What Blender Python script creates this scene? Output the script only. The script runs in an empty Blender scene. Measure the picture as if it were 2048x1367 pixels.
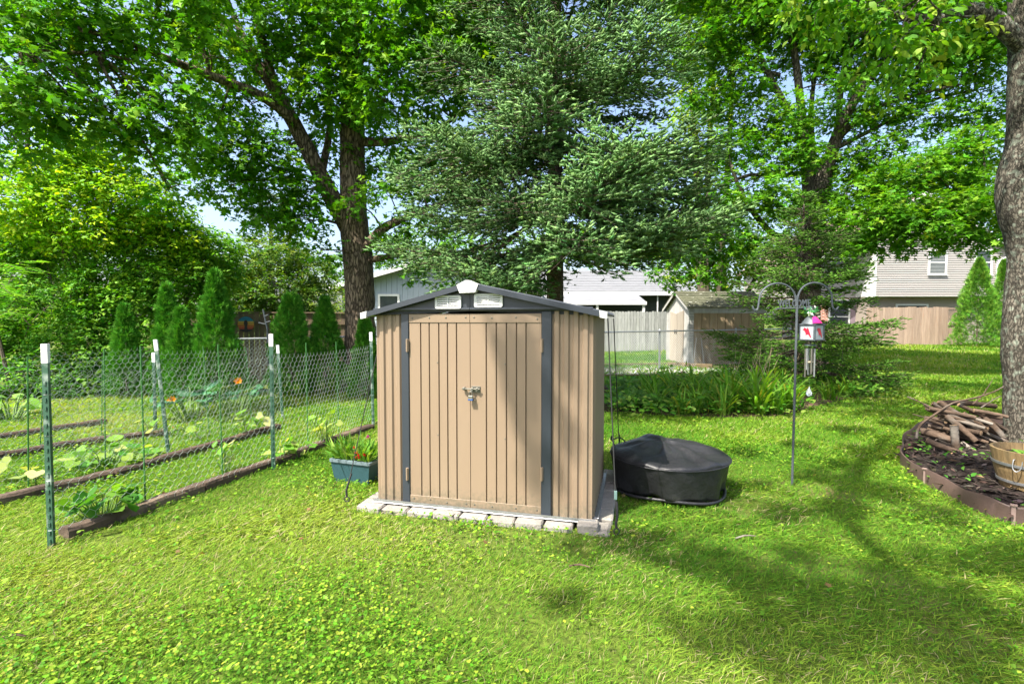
import bpy, math, random
import numpy as np
from mathutils import Vector, Matrix

rng = np.random.default_rng(11)
random.seed(5)
scene = bpy.context.scene
COL = scene.collection

# ------------------------------------------------------------------ camera
F = 980.0; W0, H0 = 2048, 1367
CAMZ = 1.5; PITCH = math.radians(2.45)
cam_d = bpy.data.cameras.new('camera'); cam = bpy.data.objects.new('camera', cam_d); COL.objects.link(cam)
cam_d.sensor_width = 36; cam_d.lens = F / W0 * 36; cam_d.clip_start = .05; cam_d.clip_end = 3000
cam.location = (0, 0, CAMZ); cam.rotation_euler = (math.radians(90) - PITCH, 0, 0)
scene.camera = cam

# ------------------------------------------------------------------ light
SUN = Vector((-0.90, -0.80, 1.75)).normalized()          # towards the sun
world = bpy.data.worlds.new('World'); scene.world = world; world.use_nodes = True
wn = world.node_tree.nodes; wl = world.node_tree.links
sky = wn.new('ShaderNodeTexSky'); sky.sky_type = 'NISHITA'; sky.sun_disc = False
sky.sun_elevation = math.asin(SUN.z); sky.sun_rotation = math.atan2(SUN.x, SUN.y)
sky.dust_density = 4.5; sky.air_density = 1.0; sky.ozone_density = 1.0; sky.altitude = 200
bg = wn['Background']; bg.inputs['Strength'].default_value = 0.15
wl.new(sky.outputs[0], bg.inputs[0])
sl = bpy.data.lights.new('sun', 'SUN'); so = bpy.data.objects.new('sun', sl); COL.objects.link(so)
sl.energy = 4.7; sl.angle = math.radians(.55); sl.color = (1, .95, .84)
so.rotation_euler = (-SUN).to_track_quat('-Z', 'Y').to_euler(); so.location = (-20, -20, 40)
scene.view_settings.view_transform = 'Standard'; scene.view_settings.look = 'None'
scene.view_settings.exposure = 1.44; scene.view_settings.gamma = 1; scene.view_settings.use_curve_mapping = False
scene.render.engine = 'CYCLES'
cy = scene.cycles
cy.max_bounces = 7; cy.diffuse_bounces = 4; cy.glossy_bounces = 3; cy.transmission_bounces = 5; cy.transparent_max_bounces = 6
cy.use_denoising = True
try:
    cy.denoiser = 'OPENIMAGEDENOISE'; cy.denoising_input_passes = 'RGB_ALBEDO_NORMAL'
except Exception: pass
cy.sample_clamp_indirect = 6

# ------------------------------------------------------------------ picture -> place
_c, _s = math.cos(PITCH), math.sin(PITCH)
def ray(px, py):
    u = (px - W0 / 2) / F; v = (H0 / 2 - py) / F
    return Vector((u, _c + v * _s, -_s + v * _c))
def P(px, py, Y):
    d = ray(px, py); t = Y / d.y
    return Vector((d.x * t, Y, CAMZ + d.z * t))
def G(px, py, h=0.0):
    d = ray(px, py); t = (h - CAMZ) / d.z
    return Vector((d.x * t, d.y * t, h))
def sstep(a, b, x):
    t = np.clip((np.asarray(x, float) - a) / (b - a), 0, 1); return t * t * (3 - 2 * t)
def terrain(x, y):
    x = np.asarray(x, float); y = np.asarray(y, float)
    return .25 * sstep(15, 25, y) * sstep(0, 8, x) + .06 * sstep(16, 23, y) * (1 - sstep(0, 8, x))

# ------------------------------------------------------------------ materials
MATS = {}
def _nt(name):
    m = bpy.data.materials.new(name); m.use_nodes = True
    nt = m.node_tree; return m, nt, nt.nodes['Principled BSDF'], nt.nodes['Material Output']
def splash(m, lo, hi, c):
    """dried mud and grass splashed on the foot of a wall: blotchy, fading out with height"""
    nt = m.node_tree; n = nt.nodes; l = nt.links; b = n['Principled BSDF']; src = b.inputs['Base Color'].links[0].from_socket
    tc = n.new('ShaderNodeTexCoord'); sx = n.new('ShaderNodeSeparateXYZ'); l.new(tc.outputs['Object'], sx.inputs[0])
    mr = n.new('ShaderNodeMapRange'); mr.inputs[1].default_value = lo; mr.inputs[2].default_value = hi; mr.inputs[3].default_value = 1; mr.inputs[4].default_value = 0; l.new(sx.outputs[2], mr.inputs[0])
    nz = n.new('ShaderNodeTexNoise'); nz.inputs['Scale'].default_value = 38; nz.inputs['Detail'].default_value = 6; l.new(tc.outputs['Object'], nz.inputs[0])
    mu = n.new('ShaderNodeMath'); mu.operation = 'MULTIPLY'; l.new(mr.outputs[0], mu.inputs[0]); l.new(nz.outputs['Fac'], mu.inputs[1])
    rp = n.new('ShaderNodeValToRGB'); rp.color_ramp.elements[0].position = .22; rp.color_ramp.elements[1].position = .5; l.new(mu.outputs[0], rp.inputs[0])
    mx = n.new('ShaderNodeMix'); mx.data_type = 'RGBA'; l.new(rp.outputs[0], mx.inputs[0]); l.new(src, mx.inputs[6]); mx.inputs[7].default_value = (*c, 1); l.new(mx.outputs[2], b.inputs['Base Color'])
def mat(name, c, c2=None, rough=.6, metal=0., scale=6., stretch=(1, 1, 1), bump=0., bscale=None, spec=.4, rand=0., detail=6., c3=None, s3=1.5, f3=(.5, .7), coat=0.):
    """noise mottled surface: c and c2 mixed by a noise, c3 laid over in larger stains; rand = tint per object"""
    if name in MATS: return MATS[name]
    m, nt, b, o = _nt(name); n = nt.nodes; l = nt.links
    b.inputs['Roughness'].default_value = rough; b.inputs['Metallic'].default_value = metal
    b.inputs['Specular IOR Level'].default_value = spec; b.inputs['Coat Weight'].default_value = coat
    tc = n.new('ShaderNodeTexCoord'); mp = n.new('ShaderNodeMapping'); l.new(tc.outputs['Object'], mp.inputs[0])
    mp.inputs['Scale'].default_value = stretch
    oi = n.new('ShaderNodeObjectInfo')
    vadd = n.new('ShaderNodeVectorMath'); vadd.operation = 'ADD'
    l.new(mp.outputs[0], vadd.inputs[0])
    vm = n.new('ShaderNodeVectorMath'); vm.operation = 'SCALE'; vm.inputs[0].default_value = (17., 31., 13.)
    l.new(oi.outputs['Random'], vm.inputs['Scale']); l.new(vm.outputs[0], vadd.inputs[1])
    vec = vadd.outputs[0]
    nz = n.new('ShaderNodeTexNoise'); nz.inputs['Scale'].default_value = scale; nz.inputs['Detail'].default_value = detail
    nz.inputs['Roughness'].default_value = .65; l.new(vec, nz.inputs['Vector'])
    if c2 is None: c2 = tuple(x * .82 for x in c)
    rp = n.new('ShaderNodeValToRGB'); l.new(nz.outputs['Fac'], rp.inputs[0])
    rp.color_ramp.elements[0].position = .32; rp.color_ramp.elements[1].position = .68
    rp.color_ramp.elements[0].color = (*c2, 1); rp.color_ramp.elements[1].color = (*c, 1)
    colr = rp.outputs[0]
    if c3 is not None:
        n3 = n.new('ShaderNodeTexNoise'); n3.inputs['Scale'].default_value = s3; n3.inputs['Detail'].default_value = 5; l.new(vec, n3.inputs['Vector'])
        r3 = n.new('ShaderNodeValToRGB'); r3.color_ramp.elements[0].position = f3[0]; r3.color_ramp.elements[1].position = f3[1]
        l.new(n3.outputs['Fac'], r3.inputs[0])
        mx = n.new('ShaderNodeMix'); mx.data_type = 'RGBA'; l.new(r3.outputs[0], mx.inputs[0]); l.new(colr, mx.inputs[6]); mx.inputs[7].default_value = (*c3, 1)
        colr = mx.outputs[2]
    if rand:
        mr = n.new('ShaderNodeMapRange'); mr.inputs[3].default_value = 1 - rand; mr.inputs[4].default_value = 1 + rand * .6
        l.new(oi.outputs['Random'], mr.inputs[0])
        mu = n.new('ShaderNodeVectorMath'); mu.operation = 'SCALE'; l.new(colr, mu.inputs[0]); l.new(mr.outputs[0], mu.inputs['Scale'])
        colr = mu.outputs[0]
    l.new(colr, b.inputs['Base Color'])
    if bump:
        nb = n.new('ShaderNodeTexNoise'); nb.inputs['Scale'].default_value = bscale or scale * 3; nb.inputs['Detail'].default_value = 8; l.new(vec, nb.inputs['Vector'])
        bp = n.new('ShaderNodeBump'); bp.inputs['Strength'].default_value = bump; bp.inputs['Distance'].default_value = .02
        l.new(nb.outputs['Fac'], bp.inputs['Height']); l.new(bp.outputs[0], b.inputs['Normal'])
    MATS[name] = m; return m
def leafmat(name, trans=.38, rough=.5, spec=.35, tint=(1.25, 1.15, .45)):
    if name in MATS: return MATS[name]
    m, nt, b, o = _nt(name); n = nt.nodes; l = nt.links
    at = n.new('ShaderNodeAttribute'); at.attribute_name = 'Col'
    b.inputs['Roughness'].default_value = rough; b.inputs['Specular IOR Level'].default_value = spec
    l.new(at.outputs['Color'], b.inputs['Base Color'])
    tr = n.new('ShaderNodeBsdfTranslucent')
    mu = n.new('ShaderNodeVectorMath'); mu.operation = 'MULTIPLY'; mu.inputs[1].default_value = tint
    l.new(at.outputs['Color'], mu.inputs[0]); l.new(mu.outputs[0], tr.inputs[0])
    mx = n.new('ShaderNodeMixShader'); mx.inputs[0].default_value = trans
    l.new(b.outputs[0], mx.inputs[1]); l.new(tr.outputs[0], mx.inputs[2]); l.new(mx.outputs[0], o.inputs[0])
    MATS[name] = m; return m
def barkmat(name, c, c2, lichen=None, zs=.22, scale=9., bump=1.):
    m, nt, b, o = _nt(name); n = nt.nodes; l = nt.links
    tc = n.new('ShaderNodeTexCoord'); mp = n.new('ShaderNodeMapping'); mp.inputs['Scale'].default_value = (1, 1, zs); l.new(tc.outputs['Object'], mp.inputs[0])
    nz = n.new('ShaderNodeTexNoise'); nz.inputs['Scale'].default_value = scale; nz.inputs['Detail'].default_value = 8; nz.inputs['Roughness'].default_value = .7; nz.inputs['Distortion'].default_value = .6
    l.new(mp.outputs[0], nz.inputs[0])
    vo = n.new('ShaderNodeTexVoronoi'); vo.feature = 'DISTANCE_TO_EDGE'; vo.inputs['Scale'].default_value = scale * 2.2
    wv = n.new('ShaderNodeVectorMath'); wv.operation = 'MULTIPLY_ADD'; l.new(nz.outputs['Color'], wv.inputs[0]); wv.inputs[1].default_value = (.12, .12, .12); l.new(mp.outputs[0], wv.inputs[2])
    l.new(wv.outputs[0], vo.inputs['Vector'])
    r1 = n.new('ShaderNodeValToRGB'); r1.color_ramp.elements[0].position = .0; r1.color_ramp.elements[1].position = .16; l.new(vo.outputs['Distance'], r1.inputs[0])
    rc = n.new('ShaderNodeValToRGB'); rc.color_ramp.elements[0].position = .3; rc.color_ramp.elements[1].position = .7
    rc.color_ramp.elements[0].color = (*c2, 1); rc.color_ramp.elements[1].color = (*c, 1); l.new(nz.outputs['Fac'], rc.inputs[0])
    mx = n.new('ShaderNodeMix'); mx.data_type = 'RGBA'; mx.inputs[6].default_value = (*[x * .42 for x in c2], 1); l.new(r1.outputs[0], mx.inputs[0]); l.new(rc.outputs[0], mx.inputs[7])
    col = mx.outputs[2]
    if lichen:
        n3 = n.new('ShaderNodeTexNoise'); n3.inputs['Scale'].default_value = 14; n3.inputs['Detail'].default_value = 7; l.new(tc.outputs['Object'], n3.inputs[0])
        r3 = n.new('ShaderNodeValToRGB'); r3.color_ramp.elements[0].position = .54; r3.color_ramp.elements[1].position = .64; l.new(n3.outputs['Fac'], r3.inputs[0])
        m3 = n.new('ShaderNodeMix'); m3.data_type = 'RGBA'; l.new(r3.outputs[0], m3.inputs[0]); l.new(col, m3.inputs[6]); m3.inputs[7].default_value = (*lichen, 1); col = m3.outputs[2]
    l.new(col, b.inputs['Base Color']); b.inputs['Roughness'].default_value = .9; b.inputs['Specular IOR Level'].default_value = .15
    hm = n.new('ShaderNodeMath'); hm.operation = 'MULTIPLY_ADD'; l.new(r1.outputs[0], hm.inputs[0]); hm.inputs[1].default_value = .7; l.new(nz.outputs['Fac'], hm.inputs[2])
    bp = n.new('ShaderNodeBump'); bp.inputs['Strength'].default_value = bump; bp.inputs['Distance'].default_value = .03; l.new(hm.outputs[0], bp.inputs['Height']); l.new(bp.outputs[0], b.inputs['Normal'])
    MATS[name] = m; return m

# ------------------------------------------------------------------ objects
ROOT = {}
def thing(name, label, cat, loc=(0, 0, 0), rotz=0., group=None, kind=None):
    o = bpy.data.objects.new(name, None); COL.objects.link(o); o.empty_display_size = .1
    o.location = loc; o.rotation_euler = (0, 0, rotz)
    tag(o, label, cat, group, kind); ROOT[o.name] = Vector(loc); return o
def tag(o, label=None, cat=None, group=None, kind=None):
    if label: o['label'] = label
    if cat: o['category'] = cat
    if group: o['group'] = group
    if kind: o['kind'] = kind
    return o
def finish(name, me, m, parent):
    o = bpy.data.objects.new(name, me); COL.objects.link(o)
    if m is not None: me.materials.append(m)
    if parent is not None:
        o.parent = parent; ROOT[o.name] = ROOT.get(parent.name, Vector())
    return o
def np_mesh(name, V, T, m, parent=None, cols=None, smooth=False, world=True):
    """V (n,3), T (k,3) triangles, cols (n,3) base colours"""
    V = np.asarray(V, np.float32); T = np.asarray(T, np.int32)
    if parent is not None and world: V = V - np.array(ROOT[parent.name], np.float32)
    me = bpy.data.meshes.new(name); me.vertices.add(len(V)); me.vertices.foreach_set('co', V.ravel())
    me.loops.add(T.size); me.loops.foreach_set('vertex_index', T.ravel())
    me.polygons.add(len(T)); me.polygons.foreach_set('loop_start', np.arange(len(T), dtype=np.int32) * 3)
    if smooth: me.polygons.foreach_set('use_smooth', np.ones(len(T), bool))
    me.update(calc_edges=True)
    if cols is not None:
        a = me.color_attributes.new('Col', 'FLOAT_COLOR', 'POINT')
        c4 = np.ones((len(V), 4), np.float32); c4[:, :3] = cols; a.data.foreach_set('color', c4.ravel())
    return finish(name, me, m, parent)
class MB:
    def __init__(s): s.v = []; s.f = []
    def add(s, vs, fs):
        o = len(s.v); s.v += [tuple(v) for v in vs]; s.f += [tuple(i + o for i in f) for f in fs]; return s
    def box(s, x0, x1, y0, y1, z0, z1):
        return s.add([(x0, y0, z0), (x1, y0, z0), (x1, y1, z0), (x0, y1, z0), (x0, y0, z1), (x1, y0, z1), (x1, y1, z1), (x0, y1, z1)],
                     [(0, 3, 2, 1), (4, 5, 6, 7), (0, 1, 5, 4), (1, 2, 6, 5), (2, 3, 7, 6), (3, 0, 4, 7)])
    def bevbox(s, x0, x1, y0, y1, z0, z1, b=.01):
        """box with chamfered edges"""
        cx, cy, cz = (x0 + x1) / 2, (y0 + y1) / 2, (z0 + z1) / 2; hx, hy, hz = (x1 - x0) / 2, (y1 - y0) / 2, (z1 - z0) / 2
        b = min(b, hx * .9, hy * .9, hz * .9); vs = []; idx = {}
        for sx in (-1, 1):
            for sy in (-1, 1):
                for sz in (-1, 1):
                    for a in range(3):
                        h = [hx - b, hy - b, hz - b]; h[a] += b
                        idx[(sx, sy, sz, a)] = len(vs); vs.append((cx + sx * h[0], cy + sy * h[1], cz + sz * h[2]))
        fs = []
        for a in range(3):
            p, q = [k for k in range(3) if k != a]
            for sg in (-1, 1):
                loop = []
                for sp, sq in ((-1, -1), (1, -1), (1, 1), (-1, 1)):
                    t = [0, 0, 0]; t[a] = sg; t[p] = sp; t[q] = sq; loop.append(idx[(*t, a)])
                fs.append(tuple(loop))
            for sp in (-1, 1):
                for sq in (-1, 1):
                    t = [0, 0, 0]; t[p] = sp; t[q] = sq
                    t[a] = -1; A = idx[(*t, p)], idx[(*t, q)]
                    t[a] = 1; B = idx[(*t, p)], idx[(*t, q)]
                    fs.append((A[0], A[1], B[1], B[0]))
        for k in [(a, b_, c) for a in (-1, 1) for b_ in (-1, 1) for c in (-1, 1)]: fs.append((idx[(*k, 0)], idx[(*k, 1)], idx[(*k, 2)]))
        return s.add(vs, fs)
    def obox(s, c, ax, ay, az):
        c = Vector(c); ax, ay, az = Vector(ax), Vector(ay), Vector(az)
        vs = [c + ax * i + ay * j + az * k for k in (-1, 1) for i, j in ((-1, -1), (1, -1), (1, 1), (-1, 1))]
        return s.add(vs, [(0, 3, 2, 1), (4, 5, 6, 7), (0, 1, 5, 4), (1, 2, 6, 5), (2, 3, 7, 6), (3, 0, 4, 7)])
    def tube(s, pts, rad, n=8, caps=True, wob=0., sub=1, flat=1.):
        pts = [Vector(p) for p in pts]
        if not hasattr(rad, '__len__'): rad = [rad] * len(pts)
        if sub > 1 and len(pts) > 2:
            q = []; r = []
            for i in range(len(pts) - 1):
                p0, p1, p2, p3 = pts[max(i - 1, 0)], pts[i], pts[i + 1], pts[min(i + 2, len(pts) - 1)]
                for k in range(sub):
                    t = k / sub
                    q.append(.5 * ((2 * p1) + (p2 - p0) * t + (2 * p0 - 5 * p1 + 4 * p2 - p3) * t * t + (3 * p1 - p0 - 3 * p2 + p3) * t ** 3))
                    r.append(rad[i] * (1 - t) + rad[i + 1] * t)
            q.append(pts[-1]); r.append(rad[-1]); pts, rad = q, r
        vs = []; m = len(pts); ref = None
        for i in range(m):
            t = (pts[min(i + 1, m - 1)] - pts[max(i - 1, 0)]).normalized()
            if ref is None: ref = t.orthogonal().normalized()
            a = (ref - t * ref.dot(t))
            a = a.normalized() if a.length > 1e-5 else t.orthogonal().normalized()
            ref = a; b = t.cross(a)
            for k in range(n):
                an = 2 * math.pi * k / n; w = 1 + (random.uniform(-wob, wob) if wob else 0)
                vs.append(pts[i] + (a * math.cos(an) + b * math.sin(an) * flat) * rad[i] * w)
        fs = [(i * n + k, i * n + (k + 1) % n, (i + 1) * n + (k + 1) % n, (i + 1) * n + k) for i in range(m - 1) for k in range(n)]
        if caps: fs += [tuple(range(n - 1, -1, -1)), tuple((m - 1) * n + k for k in range(n))]
        return s.add(vs, fs)
    def lathe(s, c, prof, n=24, caps=True, arc=None, fn=None):
        c = Vector(c); vs = []
        for r, z in prof:
            for k in range(n):
                an = 2 * math.pi * k / n; p = Vector((r * math.cos(an), r * math.sin(an), z))
                if fn: p = fn(p, an, r, z)
                vs.append(c + p)
        m = len(prof)
        fs = [(i * n + k, i * n + (k + 1) % n, (i + 1) * n + (k + 1) % n, (i + 1) * n + k) for i in range(m - 1) for k in range(n)]
        if caps: fs += [tuple(range(n - 1, -1, -1)), tuple((m - 1) * n + k for k in range(n))]
        return s.add(vs, fs)
    def prism(s, poly, d):
        """poly: list of 3d points (planar), extruded by vector d"""
        d = Vector(d); n = len(poly); vs = [Vector(p) for p in poly] + [Vector(p) + d for p in poly]
        return s.add(vs, [tuple(range(n)), tuple(range(2 * n - 1, n - 1, -1))] + [(i, i + n, (i + 1) % n + n, (i + 1) % n) for i in range(n)])
    def build(s, name, m, parent=None, world=True, smooth=False, fixn=True):
        off = ROOT[parent.name] if (parent is not None and world) else Vector()
        me = bpy.data.meshes.new(name); me.from_pydata([tuple(Vector(v) - off) for v in s.v], [], s.f)
        if fixn:
            import bmesh
            bm = bmesh.new(); bm.from_mesh(me); bmesh.ops.recalc_face_normals(bm, faces=bm.faces); bm.to_mesh(me); bm.free()
        if smooth:
            me.polygons.foreach_set('use_smooth', [True] * len(me.polygons))
        me.update()
        o = finish(name, me, m, parent)
        if smooth == 'auto':
            try: me.set_sharp_from_angle(angle=math.radians(40))
            except Exception: pass
        return o
def part_copy(o, loc=(0, 0, 0), parent=None, rot=None, scale=None):
    c = o.copy(); COL.objects.link(c); c.parent = parent if parent is not None else o.parent; c.location = loc
    if rot is not None: c.rotation_euler = rot
    if scale is not None: c.scale = scale
    ROOT[c.name] = ROOT.get(c.parent.name, Vector()) if c.parent else Vector()
    return c

# ------------------------------------------------------------------ foliage helpers
def unit(a): return a / np.maximum(np.linalg.norm(a, axis=1, keepdims=True), 1e-9)
def scatter(tmpl, pos, dy, nz, size, cols, widths=None):
    tv, tt = tmpl; tv = np.asarray(tv, float); tt = np.asarray(tt, int)
    n, k = len(pos), len(tv)
    y = unit(dy); z = nz - y * np.sum(nz * y, 1, keepdims=True); z = unit(z); x = np.cross(y, z)
    sz = np.asarray(size).reshape(n, 1, 1); wd = 1 if widths is None else np.asarray(widths).reshape(n, 1, 1)
    V = pos[:, None, :] + sz * (tv[None, :, 0:1] * wd * x[:, None, :] + tv[None, :, 1:2] * y[:, None, :] + tv[None, :, 2:3] * z[:, None, :])
    T = (tt[None] + (np.arange(n) * k)[:, None, None]).reshape(-1, 3)
    return V.reshape(-1, 3), T, np.repeat(cols, k, axis=0)
def join(parts):
    Vs, Ts, Cs, o = [], [], [], 0
    for V, T, C in parts:
        Vs.append(V); Ts.append(T + o); Cs.append(C); o += len(V)
    return np.concatenate(Vs), np.concatenate(Ts), np.concatenate(Cs)
def fan(outline, fold=0.):
    """flat leaf from an outline (stem at the origin, tip along +y); centre vertex a third of the way up, folded along the midrib"""
    vs = [(0, .38, 0)] + [(x, y, fold * abs(x)) for x, y in outline]; n = len(outline)
    return vs, [(0, i + 1, (i + 1) % n + 1) for i in range(n)]
MAPLE = ([(0, 0, 0), (.36, -.04, .08), (.24, .20, .05), (.58, .46, .12), (.28, .50, .06), (0, 1., -.04), (-.28, .50, .06), (-.58, .46, .12), (-.24, .20, .05), (-.36, -.04, .08)],
         [(0, 1, 2), (2, 3, 4), (4, 5, 6), (6, 7, 8), (8, 9, 0), (0, 2, 8), (2, 4, 6), (2, 6, 8)])
MAPLE3 = ([(-.2, .12, 0), (.2, .12, 0), (0, 1, -.05), (0, 0, 0), (.16, .5, .03), (.6, .5, .1), (-.16, .5, .03), (-.6, .5, .1)], [(0, 1, 2), (3, 5, 4), (3, 6, 7)])
MAPLE5 = ([(0, 0, 0), (.52, .42, .1), (.2, .5, .03), (0, 1, 0), (-.2, .5, .03), (-.52, .42, .1)], [(0, 1, 2), (0, 2, 4), (2, 3, 4), (0, 4, 5)])
OVAL = ([(0, 0, 0), (.24, .32, .07), (.2, .68, .05), (0, 1, -.06), (-.2, .68, .05), (-.24, .32, .07)], [(0, 1, 5), (1, 2, 4), (1, 4, 5), (2, 3, 4)])
KITE = ([(0, 0, 0), (.28, .42, .06), (0, 1, -.05), (-.28, .42, .06)], [(0, 1, 2), (0, 2, 3)])
LANCE = ([(0, 0, 0), (.13, .35, .03), (0, 1, -.08), (-.13, .35, .03)], [(0, 1, 2), (0, 2, 3)])
ROUND = ([(0, .05, -.02), (.4, -.02, .05), (.52, .42, .08), (0, .85, 0), (-.52, .42, .08), (-.4, -.02, .05)], [(0, 1, 2), (0, 2, 3), (0, 3, 4), (0, 4, 5)])
SQUASH = fan([(0, .05), (.3, -.12), (.55, .1), (.62, .45), (.4, .62), (.25, .85), (0, 1.), (-.25, .85), (-.4, .62), (-.62, .45), (-.55, .1), (-.3, -.12)], .18)
def brush(n, ln, w, ang):
    vs, ts = [], []
    for i in range(n):
        t = .02 + .9 * i / n; a = i * 2.39996; k = ln * (1 - .25 * t)
        r = math.sin(ang) * k; f = math.cos(ang) * k; c, s = math.cos(a), math.sin(a)
        o = len(vs); vs += [(-s * w, t, c * w), (s * w, t, -c * w), (c * r, t + f, s * r)]; ts.append((o, o + 1, o + 2))
    return vs, ts
def shoot(n, ln, w, ang, core):
    """needle shoot: a slim solid heart with needles standing off it"""
    vs, ts = brush(n, ln, w, ang); o = len(vs)
    vs += [(0, -.02, 0)] + [(core * math.cos(a), .38, core * math.sin(a)) for a in (.3, 2.39, 4.49)] + [(0, 1.04, 0)]
    ts += [(o, o + 2, o + 1), (o, o + 3, o + 2), (o, o + 1, o + 3), (o + 4, o + 1, o + 2), (o + 4, o + 2, o + 3), (o + 4, o + 3, o + 1)]
    return vs, ts
SPRUCE = shoot(6, .36, .07, .8, .15)
SPRUCE_S = shoot(6, .34, .06, .85, .14)
FANSPRAY = ([(0, 0, 0), (-.1, .2, .02), (.1, .2, .02), (-.42, .62, .06), (-.2, .5, 0), (-.16, .92, -.03), (.02, .55, .03), (.14, 1., .02), (.2, .48, 0), (.44, .7, -.06)],
            [(0, 2, 1), (1, 4, 3), (1, 6, 5), (2, 7, 6), (2, 9, 8)])
def pal(n, cols, jit=.16, w=None):
    c = np.array(cols, float); i = rng.choice(len(c), n, p=w)
    v = 1 + rng.normal(0, jit, (n, 1)); h = 1 + rng.normal(0, jit * .45, (n, 3))
    return np.clip(c[i] * v * h, .003, .9)
_ph = rng.uniform(0, 6.28, (14, 4)); _kd = rng.normal(0, 1, (14, 3))
def field(p, s):
    o = np.zeros(len(p))
    for k in range(14): o += np.sin(p @ _kd[k] * s * (1 + .1 * k) + _ph[k, 0])
    return o / 14 ** .5
def Bp(px, py, Y, r, rz=None, ry=None): return (P(px, py, Y), (r, ry or r * .95, rz or r * .72))
def Bw(x, y, z, r, rz=None): return (Vector((x, y, z)), (r, r, rz or r * .7))
def sprays(blobs, total, gap=-.6, gs=1.3, shell=.5, power=2.3):
    w = np.array([b[1][0] ** (power - 1) * b[1][2] for b in blobs]); w /= w.sum()
    pos, out = [], []
    for (c, r), k in zip(blobs, np.maximum((w * total).astype(int), 4)):
        d = unit(rng.normal(0, 1, (k, 3))); rad = (shell + (1 - shell) * rng.random((k, 1)) ** .6) * (1 + rng.normal(0, .1, (k, 1)))
        pos.append(np.array(c) + d * rad * np.array(r)); out.append(d)
    pos = np.concatenate(pos); out = np.concatenate(out); keep = field(pos, gs) > gap
    return pos[keep], out[keep]
def leafy(pos, out, per, tl, tmpl, size, cols, jit=.16, w=None, droop=.25, up=1., flat=.35, spread=.9):
    """twigs at pos: `per` leaves each, set alternately along a twig of length tl"""
    n = len(pos); td = unit(out * np.array([1, 1, .45]) + rng.normal(0, .45, (n, 3)) + np.array([0, 0, -droop]))
    side = unit(np.cross(td, np.tile([0, 0, 1.], (n, 1)))); upv = np.cross(side, td)
    tc = pal(n, cols, jit * .8, w)
    A, D, N, S, C = [], [], [], [], []
    for i in range(per):
        t = (i + .5) / per; sg = 1 if i % 2 else -1
        p = pos + td * (t * tl) + rng.normal(0, tl * .07, (n, 3)) + np.array([0, 0, -.12 * tl * t * t])
        d = td * .6 + side * sg * spread + upv * rng.normal(0, .35, (n, 1)) + np.array([0, 0, -droop]) + rng.normal(0, .25, (n, 3))
        A.append(p); D.append(d); N.append(np.array([0, 0, up]) + rng.normal(0, flat, (n, 3)) + out * .25)
        S.append(size * rng.uniform(.65, 1.2, n)); C.append(tc * (1 + rng.normal(0, jit * .6, (n, 1))))
    return scatter(tmpl, np.concatenate(A), np.concatenate(D), np.concatenate(N), np.concatenate(S), np.clip(np.concatenate(C), .003, .9))
def limb_px(mb, pts, Y0, Y1, r0, r1, n=8, sub=3, wob=.05):
    k = len(pts) - 1
    q = [P(x, y, Y0 + (Y1 - Y0) * i / k) for i, (x, y) in enumerate(pts)]
    mb.tube(q, [r0 + (r1 - r0) * (i / k) ** .8 for i in range(k + 1)], n, wob=wob, sub=sub); return q
def connect(mb, blobs, nodes, r0=.03, twigs=5):
    nodes = [Vector(p) for p in nodes]
    for c, r in blobs:
        c = Vector(c); q = min(nodes, key=lambda p: (p - c).length + max(0, p.z - c.z) * .6)
        d = (c - q).length
        mid = (q + c) / 2 + Vector((random.uniform(-.1, .1) * d, random.uniform(-.1, .1) * d, .08 * d))
        k = r0 * (.6 + .25 * d); mb.tube([q, mid, c], [k, k * .7, k * .4], 5, sub=3)
        for _ in range(twigs):
            e = c + Vector((random.gauss(0, .5) * r[0], random.gauss(0, .5) * r[1], random.gauss(0, .45) * r[2]))
            m = (c + e) / 2 + Vector((0, 0, .06)); mb.tube([mid.lerp(c, random.uniform(.3, 1)), m, e], [k * .38, k * .25, k * .1], 4, sub=2, caps=False)
LEAF = leafmat('leaf_surface', trans=.42, rough=.55, spec=.17, tint=(1.2, 1.2, .3)); NEEDLE = leafmat('needle_surface', trans=.18, rough=.75, spec=.1, tint=(1, 1.05, .6))
GRASSM = leafmat('grass_surface', trans=.4, rough=.65, spec=.09, tint=(1.2, 1.15, .35))

# ------------------------------------------------------------------ the ground
def pip(x, y, poly):
    inside = np.zeros(len(x), bool); n = len(poly)
    for i in range(n):
        x0, y0 = poly[i][:2]; x1, y1 = poly[(i + 1) % n][:2]
        c = ((y0 > y) != (y1 > y)) & (x < (x1 - x0) * (y - y0) / (y1 - y0 + 1e-12) + x0); inside ^= c
    return inside
BED = [G(*p) for p in [(1180, 822), (1330, 832), (1450, 836), (1560, 832), (1640, 812), (1720, 790), (1760, 772), (1700, 752), (1600, 748), (1500, 748), (1380, 752), (1180, 765)]]
EDGE = [G(*p) for p in [(1806, 915), (1802, 930), (1827, 952), (1860, 974), (1900, 994), (1937, 1014), (1974, 1031), (2024, 1047)]] + \
       [Vector(p) for p in [(3.85, 3.5, 0), (4.2, 3.32, 0), (4.8, 3.25, 0), (5.6, 3.4, 0), (6.6, 3.9, 0), (7.3, 4.9, 0), (7.4, 6., 0), (6.8, 6.9, 0), (6.1, 6.9, 0), (5.5, 6.55, 0), (5.05, 6.15, 0), (4.66, 5.78, 0)]]
xs = np.concatenate([[-900, -400, -150, -70], np.arange(-44, 44.1, 1.), [70, 150, 400, 900]])
ys = np.concatenate([[-60, -25], np.arange(-12, 46.1, 1.), [70, 150, 400, 1200]])
X, Yg = np.meshgrid(xs, ys); V = np.stack([X, Yg, terrain(X, Yg)], -1).reshape(-1, 3)
nx = len(xs); ii = np.arange(len(ys) - 1)[:, None] * nx + np.arange(nx - 1)[None]
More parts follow.
